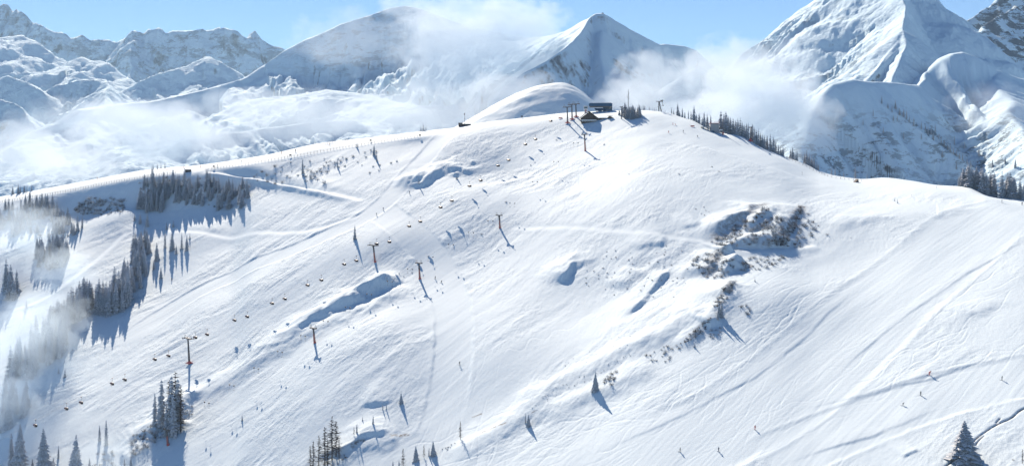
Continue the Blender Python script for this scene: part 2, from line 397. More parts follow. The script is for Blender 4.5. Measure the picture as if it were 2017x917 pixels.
# ---- ski tracks
rt = random.Random(11)
def tracks(n, box, dirpx, ln, amp, wl, depth=(.04,.15)):
    for _ in range(n):
        x, y = rt.uniform(box[0], box[2]), rt.uniform(box[1], box[3]); L = rt.uniform(*ln)
        dx, dy = dirpx; q = math.hypot(dx, dy); dx, dy = dx/q, dy/q
        a = rt.uniform(-.25, .25); dx, dy = dx*math.cos(a)-dy*math.sin(a), dx*math.sin(a)+dy*math.cos(a)
        am = rt.uniform(*amp); lam = rt.uniform(*wl); ph = rt.uniform(0, 6.28); pts = []
        m = max(6, int(L/9))
        for i in range(m):
            s = L*i/(m-1); o = am*math.sin(2*math.pi*s/lam+ph)*(.6+.4*math.sin(s/90+ph))
            px_, py_ = x+dx*s-dy*o, y+dy*s+dx*o
            if py_ > 985 or px_ < -40 or px_ > 2060 or py_ < np.interp(px_, pxs, bf)+4: break
            pts.append((px_, py_))
        if len(pts) < 4: continue
        sl, d, par, X, Y = line_field(poly_world(pts, 3), 3.2)
        w = rt.uniform(.30, .48); dep = rt.uniform(*depth)
        DZ[sl] += (-dep*np.exp(-(d/w)**2)+.5*dep*np.exp(-((d-1.5*w)/(.7*w))**2))*taper(par, .08)*(1-.6*GROOM[sl])
tracks(60, (1250,560,1700,800), (-1,.62), (90,330), (2,9), (50,150)); tracks(40, (1650,560,2040,740), (-1,.45), (70,260), (3,12), (50,130))
tracks(34, (1700,420,2040,560), (-1,.55), (70,240), (2,8), (60,150)); tracks(30, (1150,300,1480,430), (-1,.75), (60,240), (3,10), (50,140))
tracks(34, (1000,760,1500,910), (-1,.42), (90,300), (2,8), (60,150)); tracks(26, (560,690,730,760), (-1,.5), (50,150), (4,14), (40,120))
tracks(24, (930,400,1250,480), (-1,.4), (60,220), (2,8), (60,140)); tracks(24, (1480,520,1720,640), (-1,.5), (60,200), (2,8), (60,150))
tracks(26, (1330,720,1600,800), (-.5,.8), (30,110), (3,8), (40,90)); tracks(20, (860,640,1000,900), (-.35,1), (60,200), (2,6), (60,150))
# ---- small relief
def around(px, py, rx, ry): return np.exp(-(((GPX-px)/rx)**2+((GPY-py)/ry)**2))
rough = .62+.55*around(330,600,420,170)+.9*around(990,300,150,60)+.5*around(900,380,120,60)+.5*around(600,400,190,60)-.28*around(1700,700,420,260)-.2*around(1000,720,220,140)+.35*around(1400,500,200,90)+.35*around(1250,560,120,70)
rough = rough*(.35+1.1*smooth(-.45, .55, fbm(GX/55, GY/40, 123, 3)))
rough = np.clip(rough, .15, 1.6)*(1-.93*GROOM)
dist_top = smooth(2, 34, GPY-np.interp(GPX, pxs, ridge)); rough = rough*(.12+.88*dist_top)
ca, sa = math.cos(R(44)), math.sin(R(44)); U = GX*ca+GY*sa; V = -GX*sa+GY*ca
wx = 6*noise(GX/40, GY/40, 91); wy = 6*noise(GX/40, GY/40, 92)
visr = (np.arange(NT)[:,None] >= 0)
big = .75*fbm((U+wx)/120, (V+wy)/52, 21, 3)*dist_top*(1-.5*GROOM)
mid = .33*fbm((U+wx)/46, (V+wy)/15, 31, 3)+.15*ridged((U+wx)/26, (V+wy)/8, 41, 3)
fine = .075*fbm((U+wx)/9, (V+wy)/3.4, 51, 3)
DZ += big*(.80-.42*around(1650,680,450,260))+rough*(mid+fine)
DZ += .06*(.4+rough)*ridged((U+wx)/5.5, (V+wy)/2.6, 61, 2)*(1-.9*GROOM)*dist_top
DZ += (.014*fbm(GX/1.8, GY/1.8, 71, 2)+.05*fbm(U/30, V/2.2, 73, 3)+.12*noise(U/60, V/9, 75))*GROOM
DZ *= np.where(np.arange(NT)[:,None] >= NF+NR, .3, 1)
# keep the skyline where it is: nothing but a trace of relief within the last metres below the ridge
GZ2 = GZ+DZ*(.10+.90*smooth(-1, 16, GPY-np.interp(GPX, pxs, ridge)))
FPY = HY-GZ2*F/GY
M_SNOW = snow_main()
slope = link('snow_slope', grid_mesh('snow_slope', GX, GY, GZ2+CZ, {'soil': SOIL, 'rough': rough}), M_SNOW); tag(slope, kind='structure')
def ground(px, py, back_m=0.0):
    """point of the finished slope that shows at picture position (px, py); py above the skyline gives the ridge, back_m metres behind it"""
    j = np.interp(px, pxs, np.arange(NC)); j0 = int(min(j, NC-2)); a = j-j0
    P = FPY[:,j0]*(1-a)+FPY[:,j0+1]*a; Yc = GY[:,j0]*(1-a)+GY[:,j0+1]*a; Zc = GZ2[:,j0]*(1-a)+GZ2[:,j0+1]*a
    P = P[:NF+NR]
    k = np.argmax(P <= py) if (P <= py).any() else 0
    if back_m or k == 0 and P[0] > py and not (P <= py).any():
        y = Yc[NF+NR-1]+back_m; z = np.interp(y, Yc, Zc)
    else:
        k = max(k, 1); t = (P[k-1]-py)/(P[k-1]-P[k]+1e-9); y = Yc[k-1]+t*(Yc[k]-Yc[k-1]); z = Zc[k-1]+t*(Zc[k]-Zc[k-1])
    return Vector(((px-CX)/F*y, y, z+CZ))
def ground_xy(x, y):
    px = x/y*F+CX
    j = np.interp(px, pxs, np.arange(NC)); j0 = int(min(j, NC-2)); a = j-j0
    return float(np.interp(y, GY[:,j0]*(1-a)+GY[:,j0+1]*a, GZ2[:,j0]*(1-a)+GZ2[:,j0+1]*a))+CZ

# ================================================================== MOUNTAINS (ridge envelopes)
class Mountain:
    def __init__(s, px0, px1, Y0, Y1, dpx, nY, floor, seed):
        s.p = np.arange(px0, px1+dpx, dpx); t = np.linspace(0, 1, nY); s.y = Y0*(Y1/Y0)**t
        s.Y = np.broadcast_to(s.y[:,None], (nY, len(s.p))).copy(); s.X = (s.p[None,:]-CX)/F*s.Y; s.seed = seed
        s.Z = np.full(s.X.shape, float(floor)); s.floor = floor; s.E = None; s.k = 5.0; s.D = np.full(s.X.shape, 1e9)
    def ridge(s, pts, A, B, flute=.18, fl=60, jag=0, soft=10.0, rnd=3.0, warp=18):
        """A, B: (d0,k0,d1,k1,k2) for the left and right side of the line as it runs; cap d0 at slope k0, then k1 for d1 metres, then k2"""
        P = np.array([(*W(*p[:3]),) for p in pts]); P[:,2] -= CZ
        sc1 = np.array([p[3] if len(p) > 3 else 1.0 for p in pts])
        L = np.concatenate([[0], np.cumsum(np.hypot(np.diff(P[:,0]), np.diff(P[:,1])))])
        n = max(len(P), int(L[-1]/40)+2); ss = np.unique(np.concatenate([np.linspace(0, L[-1], n), L]))
        Q = np.stack([np.interp(ss, L, P[:,i]) for i in range(3)]+[np.interp(ss, L, sc1)], 1)
        if jag: Q[:,2] += jag*fbm(ss/90, ss*0+s.seed, s.seed+3, 3)
        X = s.X+warp*fbm(s.X/140, s.Y/140, s.seed+8, 3); Y = s.Y+warp*fbm(s.X/140, s.Y/140, s.seed+19, 3)
        dm = np.full(X.shape, 1e18); sdm = np.zeros(X.shape); alm = np.zeros(X.shape)
        for i in range(len(Q)-1):
            ax, ay = Q[i,:2]; dx, dy = Q[i+1,:2]-Q[i,:2]; l2 = dx*dx+dy*dy+1e-9
            rx = X-ax; ry = Y-ay
            t = np.clip((rx*dx+ry*dy)/l2, 0, 1); d2 = (rx-t*dx)**2+(ry-t*dy)**2
            k = d2 < dm; dm[k] = d2[k]; alm[k] = ss[i]+t[k]*(ss[i+1]-ss[i]); sdm[k] = ((dx*ry-dy*rx)/math.sqrt(l2))[k]
        d = np.sqrt(dm); w = np.clip(sdm/np.maximum(d, 1e-3)*.5+.5, 0, 1)
        fn = 1+flute*ridged(alm/fl, d/(fl*7), s.seed, 3)
        dd = np.sqrt(dm+rnd*rnd)-rnd; mul = np.interp(alm, ss, Q[:,3]); drop = 0
        for K, ww in ((A, w), (B, 1-w)):
            d0, k0, d1, k1, k2 = K; d1 = d1*mul
            drop = drop+ww*(k0*np.minimum(dd, d0)+k1*fn*np.clip(dd-d0, 0, d1)+k2*fn*np.maximum(dd-d0-d1, 0))
        best = np.interp(alm, ss, Q[:,2])-drop
        s.D = np.minimum(s.D, d)
        if s.E is None: s.E = best
        else: s.E = np.maximum(s.E, best)+soft*np.log1p(np.exp(-np.abs(s.E-best)/soft))*np.minimum(1, s.D/40)
    def build(s, name, m, amp=10, lam=160, patch=None):
        dm = np.minimum(1, s.D/90)
        Z = s.E+dm*amp*(fbm(s.X/lam, s.Y/lam, s.seed+31, 7, .55)+.42*ridged(s.X/lam*2.2, s.Y/lam*2.2, s.seed+51, 6))
        Z = np.maximum(Z, s.floor)
        o = link(name, grid_mesh(name, s.X, s.Y, Z+CZ, {'patch': patch(s, Z)} if patch else None), m); tag(o, kind='structure'); s.Zf = Z
        return o
    def at(s, px, py):
        j = int(np.argmin(np.abs(s.p-px))); P = HY-s.Zf[:,j]*F/s.y; k = int(np.argmax(P <= py))
        return Vector(((px-CX)/F*s.y[k], s.y[k], s.Zf[k,j]+CZ)), bool((P <= py).any())
g4 = lambda k: (0, 0, 0, k, k)
# far blue range and the white shoulders before it
m = Mountain(-260, 640, 3300, 8200, 2.0, 420, -470, 5)
m.ridge([(-260,40,7400),(-120,-10,7400),(0,11,7200),(16,12,7200),(26,21,7200),(39,20,7100),(52,30,7100),(66,44,7100),(86,50,7000),(110,64,7000),(131,72,7000),(160,70,7000),(194,77,7000),(217,83,7000),(243,76,7000),(257,66,6900),(266,54,6900),(283,64,6900),(290,59,6900),(306,56,6900),(340,60,6900),(380,59,6900),(395,55,6900),(416,62,6900),(428,51,6900),(440,54,6900),(458,60,6900),(484,75,6900),(500,66,7000),(526,85,7000),(565,98,7000),(640,112,7000)],
        g4(.9), (0,0,360,1.5,.25), .08, 120, 26, 4, 2, 16)
m.ridge([(262,60,6880),(262,110,6650),(258,150,6450)], g4(1.0), g4(1.0), .2, 120, 15)
m.ridge([(-260,60,6300),(-60,76,6300),(20,73,6250),(48,69,6200),(80,88,6150),(110,107,6100),(140,128,6050),(166,145,6000)], g4(1.0), (0,0,0,.3,.3), .12, 160, 5, 12)
m.ridge([(160,112,5900),(185,118,5900),(215,124,5850),(250,152,5800)], g4(.9), g4(.36), .15, 120, 10)
m.ridge([(225,182,4900),(300,152,5000),(360,130,5050),(400,113,5100),(415,111,5100),(440,124,5100),(470,141,5100),(500,160,5100)], g4(.8), (0,0,120,.62,.42), .25, 120, 8)
m.ridge([(-160,165,4300),(-20,158,4300),(18,149,4250),(50,160,4200),(82,176,4150)], g4(.6), (0,0,130,.95,.3), .2, 90, 5)
m.ridge([(55,200,4150),(85,178,4200),(115,165,4250),(150,158,4250),(190,157,4250),(207,160,4200)], g4(.5), (0,0,90,.95,.32), .3, 90, 6)
m.ridge([(207,160,4200),(212,185,4000),(214,205,3900)], g4(.9), g4(.7), .3, 70, 5)
m.ridge([(-200,180,3600),(-40,190,3600),(10,195,3600),(35,212,3550),(60,240,3500)], g4(.6), (0,0,60,.85,.35), .3, 80, 5)
def amask(s, Z): return .55*smooth(6200, 6700, s.Y)*smooth(420, 60, s.D)
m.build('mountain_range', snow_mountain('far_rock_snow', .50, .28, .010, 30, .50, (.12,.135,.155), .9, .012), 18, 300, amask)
# the rounded mountain left of the middle
m = Mountain(-300, 1120, 1500, 3900, 1.8, 460, -480, 9)
Cn = (14, .35, 120, 1.2, .30)
m.ridge([(60,262,2700,.05),(110,240,2750,.1),(150,216,2800,.2),(200,207,2900,.35),(280,201,3000,.3),(366,184,3100,.35),(430,168,3150,.5),(470,157,3150,.1),(520,128,3200,.1),(565,99,3200,.5),(605,78,3200,.8),(670,49,3200,1.1),(722,33,3200,1.2),(775,15,3200,1.25),(797,12,3200,1.2),(827,18,3200,1.0),(870,35,3200,.7),(930,54,3200,.3),(1000,69,3200,.1),(1050,74,3200,.05),(1120,90,3200,.05)],
        g4(.7), Cn, .13, 60, 2, 4, 2, 9)
m.ridge([(560,190,2560),(640,176,2560),(720,186,2500),(790,205,2400)], g4(.3), g4(.36), .15, 60, 1, 20, 20)
m.ridge([(350,280,2000),(440,262,2050),(520,252,2100),(620,240,2150),(700,236,2150)], g4(.3), (0,0,24,.8,.35), .4, 50, 1, 15)
def cmask(s, Z):
    px = np.broadcast_to(s.p[None,:], Z.shape); py = HY-Z*F/s.Y
    return .5*np.exp(-((px-690)/120)**2)*smooth(2950, 3050, s.Y)*smooth(175, 120, py)
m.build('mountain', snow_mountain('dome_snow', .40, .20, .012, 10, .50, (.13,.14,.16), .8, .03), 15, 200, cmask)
# the pyramid
m = Mountain(960, 1480, 1500, 3300, 1.5, 460, -490, 14)
m.ridge([(900,120,3200),(960,97,3100),(1030,77,2980),(1070,71,2900),(1098,67,2830),(1112,62,2780),(1135,48,2710),(1155,37,2650),(1168,30,2620),(1176,27,2600)], g4(1.5), g4(.62), .14, 40, 2, 3, 1.5, 6)
m.ridge([(1176,27,2600),(1188,27,2600),(1240,57,2610),(1300,87,2620),(1310,86,2630),(1345,91,2650),(1372,100,2660),(1400,128,2640),(1440,190,2560)], g4(.8), (9,.25,260,1.15,.6), .08, 50, 1, 3, 1, 5)
m.ridge([(1170,30,2595),(1160,42,2560),(1145,62,2497),(1120,90,2415),(1085,113,2362),(1035,145,2290)], g4(1.45), g4(.64), .16, 30, 3, 3, 1, 5)
m.ridge([(1186,60,2540),(1182,110,2450),(1196,165,2350),(1215,205,2270)], g4(.85), g4(.95), .10, 40, 2, 5, 3, 6)
m.ridge([(1225,140,2420),(1242,180,2330),(1262,220,2240)], g4(.8), g4(.62), .2, 40, 0, 6, 2, 5)
m.ridge([(1340,150,2380),(1375,130,2420),(1400,150,2400)], g4(.5), g4(.85), .2, 50, 0, 6)
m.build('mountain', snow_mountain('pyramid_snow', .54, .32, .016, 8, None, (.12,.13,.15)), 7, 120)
# the high peak at the right with the rocky summit behind it
m = Mountain(1330, 2260, 1500, 4300, 1.6, 520, -500, 22)
m.ridge([(1400,190,3100),(1470,112,2960),(1540,51,2820),(1600,5,2700),(1640,-22,2620),(1740,-85,2450)], g4(.9), g4(.74), .09, 26, 2, 4, 1.5, 8)
m.ridge([(1740,-85,2450),(1800,-42,2470),(1845,2,2480),(1872,21,2480),(1908,41,2470),(1960,95,2440),(2030,160,2400)], g4(.9), g4(1.25), .06, 60, 2, 4, 1.5, 8)
m.ridge([(1740,-85,2450),(1768,-30,2291),(1782,10,2190),(1779,40,2118),(1774,60,2075)], g4(1.6), g4(.76), .09, 22, 3, 3, 1, 6)
m.ridge([(1774,60,2075),(1800,74,2060),(1830,96,2040),(1868,126,2010)], g4(1.1), g4(.55), .15, 40, 1, 3, 1.5, 6)
m.ridge([(1774,60,2075),(1782,92,2010),(1776,116,1965),(1764,165,1888)], g4(1.1), g4(.72), .25, 26, 1, 3, 1.5, 6)
m.ridge([(1860,75,3300),(1908,42,3500),(1932,24,3550),(1950,11,3600),(1975,-8,3600),(2060,-50,3600),(2260,10,3600)], g4(1), g4(1.0), .35, 80, 6, 5, 2)
m.ridge([(2000,10,3500),(1970,32,3350),(1935,62,3200)], g4(.9), g4(1.2), .3, 60, 4, 5, 2)
def fmask(s, Z):
    px = np.broadcast_to(s.p[None,:], Z.shape); return np.maximum(smooth(2750, 3000, s.Y)*smooth(1860, 1930, px), .55*np.exp(-((px-1610)/110)**2)*smooth(.1, .6, noise(s.X/60, s.Y/60, 8)))
m.build('mountain', snow_mountain('right_peak_snow', .36, .18, .018, 8, .46, (.11,.12,.135), .8, .02), 8, 130, fmask)
# wooded spur in front of it
m = Mountain(1520, 2300, 950, 2300, 1.5, 480, -510, 33); SPUR = m
m.ridge([(1560,330,1500),(1590,262,1600),(1605,215,1650),(1624,184,1660),(1645,166,1670),(1680,157,1680),(1710,160,1700),(1750,163,1750),(1800,167,1850)], g4(.6), g4(1.15), .12, 34, 1, 4, 9, 8)
m.ridge([(1690,158,1685),(1740,200,1668),(1790,240,1650),(1850,284,1630),(1930,337,1600),(2017,388,1570),(2120,445,1530),(2300,520,1480)], g4(.5), g4(1.25), .12, 30, 1, 3, 3, 6)
m.ridge([(1760,185,1950),(1795,168,1950),(1830,136,1950),(1852,116,1950),(1870,106,1950),(1888,103,1950),(1915,113,1950),(1960,138,1950),(2017,155,1950),(2200,205,1950)], g4(.6), (10,.35,80,.90,.40), .3, 34, 1, 4, 5, 10)
m.ridge([(1835,140,1940),(1812,166,1880),(1780,178,1830)], g4(.8), g4(.5), .2, 40, 0, 4, 3)
m.ridge([(1960,140,1940),(1985,200,1780),(2017,270,1600),(2060,350,1400)], g4(.5), g4(.7), .3, 30, 0, 5, 6)
def pmask(s, Z):
    py = HY-Z*F/s.Y; px = np.broadcast_to(s.p[None,:], py.shape)
    return smooth(195, 260, py+.0*px)*np.clip(.6+.6*noise(s.X/90, s.Y/90, 3), 0, 1)
m.build('mountain', snow_mountain('spur_snow', .22, .06, .03, 4, .50, (.10,.11,.13), .4, .05), 5, 70, pmask)
# the round hill behind the lift station
m = Mountain(860, 1270, 940, 1420, 1.5, 260, -60, 44); HUMP = m
HX, HYY, HZ = W(1102, 164, 1090)
sx = (m.X-HX)/np.where(m.X < HX, 124, 70); sy = (m.Y-HYY)/86
r = np.sqrt(sx*sx+sy*sy+1e-6)
Zh = HZ-CZ-(HZ-CZ-10)*(1-np.exp(-1.25*r**2.0))*1.12-60*smooth(1.6, 3.0, r)
Zh += .8*fbm(m.X/30, m.Y/14, 4, 4)
m.Zf = np.maximum(Zh, -60)
tag(link('summit_hill', grid_mesh('summit_hill', m.X, m.Y, m.Zf+CZ, {'soil': m.X*0, 'rough': m.X*0+.35}), M_SNOW), kind='structure')
# valley ground out to the horizon
gx = np.linspace(-7900, 7900, 80); gy = np.linspace(-1400, 10400, 60)
XX, YY = np.meshgrid(gx, gy); ZZ = -430+25*fbm(XX/2500, YY/2500, 3, 3)
tag(link('ground', grid_mesh('ground', XX, YY, ZZ+CZ), snow_mountain('valley_snow', .5, .3, .004, 20)), kind='structure')
# ================================================================== TREES AND SHRUBS
rv = random.Random(3)
M_SPR = foliage('spruce_needles', (.065, .08, .078), .25, .28, .74)
M_FRO = foliage('frosted_needles', (.14, .155, .16), .3, .14, .54)
M_LAR = foliage('bare_larch_twigs', (.105, .082, .07), .2, .75, 1.05)
M_SHR = foliage('bare_alder_twigs', (.105, .085, .075), .35, .66, 1.0)
M_SHF = foliage('frosted_alder_twigs', (.13, .125, .12), .35, .5, .85)
M_BARK = plain('bark', (.07, .055, .045), .9, 0, .4, 4)
def conifer(seed, rad, nw, nb, droop, bare=0.0, power=.72):
    r_ = random.Random(seed); b = MB()
    lop = r_.uniform(0, 6.28)
    for k in range(nw):
        z = bare+(1-bare)*(k+r_.random()*.6)/nw
        r = rad*(1-z)**power*r_.uniform(.72, 1.15)+.010
        for i in range(nb):
            a = 6.283*(i+r_.random()*.8)/nb+k*1.3
            l = r*r_.uniform(.62, 1.18)*(1+.12*math.cos(a-lop))
            ca, sa = math.cos(a), math.sin(a); w_ = l*.26+.006
            dz = -droop*l*r_.uniform(.6, 1.4)
            p0 = (0, 0, z+.012); tip = (ca*l, sa*l, z+dz); mx, my, mz = ca*l*.6, sa*l*.6, z+dz*.42
            b.add([p0, (mx-sa*w_, my+ca*w_, mz-w_*.55), tip, (mx+sa*w_, my-ca*w_, mz-w_*.55), (mx, my, mz+.01)], [(0,1,4),(4,1,2),(0,4,3),(4,2,3)])
    b.add([(0,0,1.02),(.008,0,.94),(-.004,.007,.94),(-.004,-.007,.94)], [(0,1,2),(0,2,3),(0,3,1)])
    return b.mesh('crown')
def larch(seed, rad, n, bare=.12):
    r_ = random.Random(seed); b = MB()
    for k in range(n):
        z = bare+(1-bare)*r_.random()**.9
        l = (rad*(1-z)**.6+.012)*r_.uniform(.5, 1.25); a = r_.random()*6.283; ca, sa = math.cos(a), math.sin(a); up = r_.uniform(-.35, .45)*l
        q = (ca*l, sa*l, z+up); t = .0045
        b.add([(-sa*t, ca*t, z), (sa*t, -ca*t, z), q, (0, 0, z+t*3)], [(0,1,2),(0,2,3),(1,3,2)])
        for _ in range(4):
            f = r_.uniform(.35, .95); c = Vector((ca*l*f, sa*l*f, z+up*f)); d = Vector((r_.gauss(0,1), r_.gauss(0,1), r_.gauss(0,.8))).normalized()*l*.34; o = Vector((-sa, ca, .3))*.005
            b.add([c-o, c+o, c+d], [(0,1,2)])
    return b.mesh('crown')
def shrub(seed, n, spread=.8, leaf=1.0):
    r_ = random.Random(seed); b = MB()
    for k in range(n):
        a = r_.random()*6.283; el = r_.uniform(.25, 1.35); l = r_.uniform(.5, 1.0)
        d = Vector((math.cos(a)*math.cos(el)*spread, math.sin(a)*math.cos(el)*spread, math.sin(el)))*l
        bx = Vector((r_.gauss(0,.12), r_.gauss(0,.12), 0)); s_ = d.orthogonal().normalized()*.028
        b.add([bx-s_, bx+s_, bx+d], [(0,1,2)])
        for _ in range(6):
            f = r_.uniform(.4, 1.0); c = bx+d*f; e = Vector((r_.gauss(0,1), r_.gauss(0,1), r_.gauss(.2,.8))).normalized()*r_.uniform(.1,.3); o = e.cross(Vector((r_.gauss(0,1), r_.gauss(0,1), r_.gauss(0,1)))).normalized()*r_.uniform(.018,.045)*leaf
            b.add([c-o, c+o, c+e*.6+o*.7, c+e], [(0,1,2),(1,3,2)])
    return b.mesh('shrub')
def trunk_mesh(seed, top=.75, r=.016):
    b = MB(); b.bar((0,0,-.03), (0,0,top), r, r*.25, 6, False); return b.mesh('trunk')
TR = {}
def kind(name, crowns, cm, tm):
    for me in crowns: me.materials.append(cm)
    tm.materials.append(M_BARK); TR[name] = (crowns, tm)
kind('spruce', [conifer(10+i, .17+.02*(i%3), 24, 11, .42) for i in range(5)], M_SPR, trunk_mesh(1))
kind('slim_spruce', [conifer(30+i, .105+.012*(i%3), 26, 9, .5, .05, .6) for i in range(4)], M_SPR, trunk_mesh(2))
kind('frosted_spruce', [conifer(50+i, .13+.02*(i%3), 22, 10, .45, .03, .75) for i in range(5)], M_FRO, trunk_mesh(3))
kind('big_spruce', [conifer(70+i, .25, 34, 15, .40, .02, .9) for i in range(3)], M_SPR, trunk_mesh(4))
kind('white_spruce', [conifer(80, .25, 34, 15, .40, .02, .85)], M_FRO, trunk_mesh(4))
kind('larch', [larch(90+i, .16+.02*i, 120) for i in range(4)], M_LAR, trunk_mesh(5, .95, .014))
kind('small_spruce', [conifer(110+i, .2, 12, 8, .35) for i in range(4)], M_SPR, trunk_mesh(6))
SH = {'dark': [shrub(200+i, 26) for i in range(5)], 'pale': [shrub(220+i, 26, .9, 1.2) for i in range(4)]}
for k, m_ in (('dark', M_SHR), ('pale', M_SHF)):
    for me in SH[k]: me.materials.append(m_)
NAMES = {'spruce':'spruce_tree','slim_spruce':'spruce_tree','frosted_spruce':'frosted_spruce','big_spruce':'spruce_tree','white_spruce':'frosted_spruce','small_spruce':'spruce_tree','larch':'larch_tree'}
NTREE = 0
def tree_at(loc, h, knd, label, group=None, wide=1.0):
    global NTREE; NTREE += 1
    crowns, tm = TR[knd]
    e = empty(NAMES[knd], loc, rv.uniform(0, 6.28)); e.scale = (h*wide*rv.uniform(.9,1.12), h*wide*rv.uniform(.9,1.12), h)
    tag(e, label, 'tree', group)
    child('crown', rv.choice(crowns), None, e); child('trunk', tm, None, e)
    return e
def tree(px, py, hpx, knd, label, group=None, back=0, wide=1.0):
    p = ground(px, py, back); return tree_at(p-Vector((0,0,.15)), hpx*p.y/F, knd, label, group, wide)
def shrub_at(px, py, rpx, knd, label, group=None, flat=1.0):
    p = ground(px, py); s_ = rpx*p.y/F
    o = link('twig_bush' if s_ < .85 or rpx < 4.6 else 'alder_shrub' if knd == 'dark' else 'frosted_alder' if 'alder' in label else 'frosted_bush', rv.choice(SH[knd])); o.location = p-Vector((0,0,.12*s_)); o.rotation_euler = (0,0,rv.uniform(0,6.28)); o.scale = (s_*rv.uniform(.9,1.25), s_*rv.uniform(.9,1.25), s_*flat*rv.uniform(.8,1.2))
    tag(o, label, 'shrub', group); return o
def inside(p, poly):
    x, y = p; c = False
    for (x0,y0),(x1,y1) in zip(poly, poly[1:]+poly[:1]):
        if (y0 > y) != (y1 > y) and x < (x1-x0)*(y-y0)/(y1-y0)+x0: c = not c
    return c
def scatter(poly, n, dmin):
    xs = [p[0] for p in poly]; ys = [p[1] for p in poly]; out = []; tries = 0
    while len(out) < n and tries < n*60:
        tries += 1; p = (rv.uniform(min(xs), max(xs)), rv.uniform(min(ys), max(ys)))
        if inside(p, poly) and all((p[0]-q[0])**2+((p[1]-q[1])*1.6)**2 > dmin*dmin for q in out): out.append(p)
    return sorted(out, key=lambda p: p[1])
def clump(poly, n, dmin, h, kinds, label, group, wide=1.3):
    for p in scatter(poly, n, dmin): tree(p[0], p[1], rv.uniform(*h), rv.choice(kinds), label, group, 0, wide)
def shrubs(poly, n, dmin, r, kinds, label, group, flat=1.0):
    for p in scatter(poly, n, dmin): shrub_at(p[0], p[1], rv.uniform(*r), rv.choice(kinds), label, group, flat)
fs, sp, sl_, la, sm_ = 'frosted_spruce', 'spruce', 'slim_spruce', 'larch', 'small_spruce'
# forest under the ridge road
clump([(272,362),(330,356),(400,360),(492,372),(494,405),(440,418),(400,408),(330,400),(300,420),(272,415)], 80, 5.0, (20,36), [sp,fs,fs], 'dark spruce in the dense belt just below the ridge road, right of the shaded hollow', 'spruces in the belt below the road', 1.35)
clump([(276,398),(330,402),(326,418),(280,420)], 13, 5, (26,38), [sl_,fs], 'tall frosted spruce at the lower left edge of the belt below the road', 'tall spruces at the foot of the belt')
clump([(0,412),(40,404),(112,402),(140,430),(148,470),(110,478),(60,462),(0,470)], 64, 5.2, (18,32), [fs,fs,sp,fs], 'frosted spruce in the hazy wood at the far left below the road', 'spruces in the hazy wood at far left')
clump([(72,502),(100,488),(132,490),(136,515),(110,530),(74,535)], 34, 4.6, (26,42), [fs,sp,fs], 'frosted spruce in the misty clump above the white forest path at far left', 'spruces of the misty clump above the path')
clump([(2,560),(20,556),(34,572),(30,600),(2,600)], 6, 7, (44,62), [fs], 'tall frosted spruce at the left picture edge above the forest path', 'tall spruces above the path at left')
clump([(262,480),(284,462),(296,470),(292,520),(262,520)], 20, 4.5, (22,38), [sp,fs,fs], 'dark spruce at the upper end of the forest strip', 'spruces at the top of the forest strip')
clump([(240,545),(285,520),(290,548),(282,566),(240,590)], 24, 4.5, (30,48), [fs,fs,sp], 'frosted spruce in the upper half of the forest strip', 'spruces in the upper forest strip')
clump([(186,600),(232,585),(254,586),(250,612),(215,622),(188,618)], 30, 4.2, (40,64), [fs], 'pale frosted spruce in the middle of the forest strip with long blue shadow below', 'pale spruces with long shadows')
clump([(134,612),(170,585),(184,596),(182,618),(140,640)], 20, 5, (38,60), [fs,fs,sp], 'grey spruce left of the pale group in the forest strip', 'grey spruces in the forest strip')
clump([(92,650),(134,620),(138,650),(95,668)], 26, 4.8, (36,58), [fs,sp], 'grey green spruce in the dense dark knot of the forest strip', 'spruces of the dark knot')
clump([(20,720),(95,665),(135,672),(130,700),(60,745),(18,760)], 36, 6, (42,66), [fs,fs,sp], 'ghostly spruce standing in the mist low in the forest strip', 'spruces in the mist')
clump([(0,800),(40,770),(60,800),(30,850),(0,850)], 9, 9, (50,75), [fs], 'pale spruce in the thick mist at lower left', 'spruces in the thick mist')
for x, y, h, k, l in [(309,512,35,sp,'small dark spruce standing alone right of the forest strip, long shadow below'),(317,548,24,sp,'short spruce just below the lone dark spruce right of the strip'),(303,530,20,sp,'smallest spruce left of a short one right of the strip'),
        (276,440,22,sp,'spruce beside a second one on the mound below the belt'),(290,446,26,sp,'second spruce on the mound below the belt'),(265,435,16,fs,'thin spruce on the mound left of the pair'),
        (328,452,15,sp,'tiny spruce on the open slope below the belt, upper one'),(341,447,14,sp,'tiny spruce beside the tiny upper one below the belt'),(325,488,34,sl_,'slim spruce with long shadow at the left end of the short row'),(339,492,38,sp,'taller spruce second in the short row'),(347,500,20,sp,'short spruce third in the short row'),(358,490,34,fs,'frosted spruce fourth in the short row'),(368,492,30,fs,'frosted spruce at the right end of the short row'),(374,470,12,sm_,'tiny spruce above the right end of the short row'),
        (52,607,20,sm_,'tiny spruce on the white forest path at left'),(153,455,34,fs,'frosted spruce with long dark shadow beside the hazy wood'),(162,448,26,fs,'shorter frosted spruce beside the one with the long shadow'),(105,418,24,sp,'spruce just below the road fence at far left'),(41,412,22,sp,'spruce under the road fence near the left edge'),
        (128,742,18,sm_,'small spruce on the open snow right of the misty trees'),(115,735,16,sm_,'smaller spruce in front of the misty trees'),
        (699,471,28,sp,'lone spruce on the open slope above the chairlift pylon'),(596,342,30,sl_,'slim spruce on the shaded bank at middle left'),(665,330,17,sl_,'thin spruce on the bank with a dark shadow'),(737,305,22,sp,'spruce on the bank below the ridge, right of the middle'),(742,318,18,sl_,'thin spruce below another on the bank'),(703,290,14,sm_,'small spruce high on the bank'),(727,352,0,sm_,None)]:
    if l: tree(x, y, h, k, l)
shrubs([(275,352),(330,346),(400,352),(492,366),(494,400),(440,414),(400,405),(330,398),(275,410)], 60, 7, (4,9), ['pale','pale','dark'], 'frosted bush between the spruces of the belt below the ridge road', 'bushes in the belt below the road')
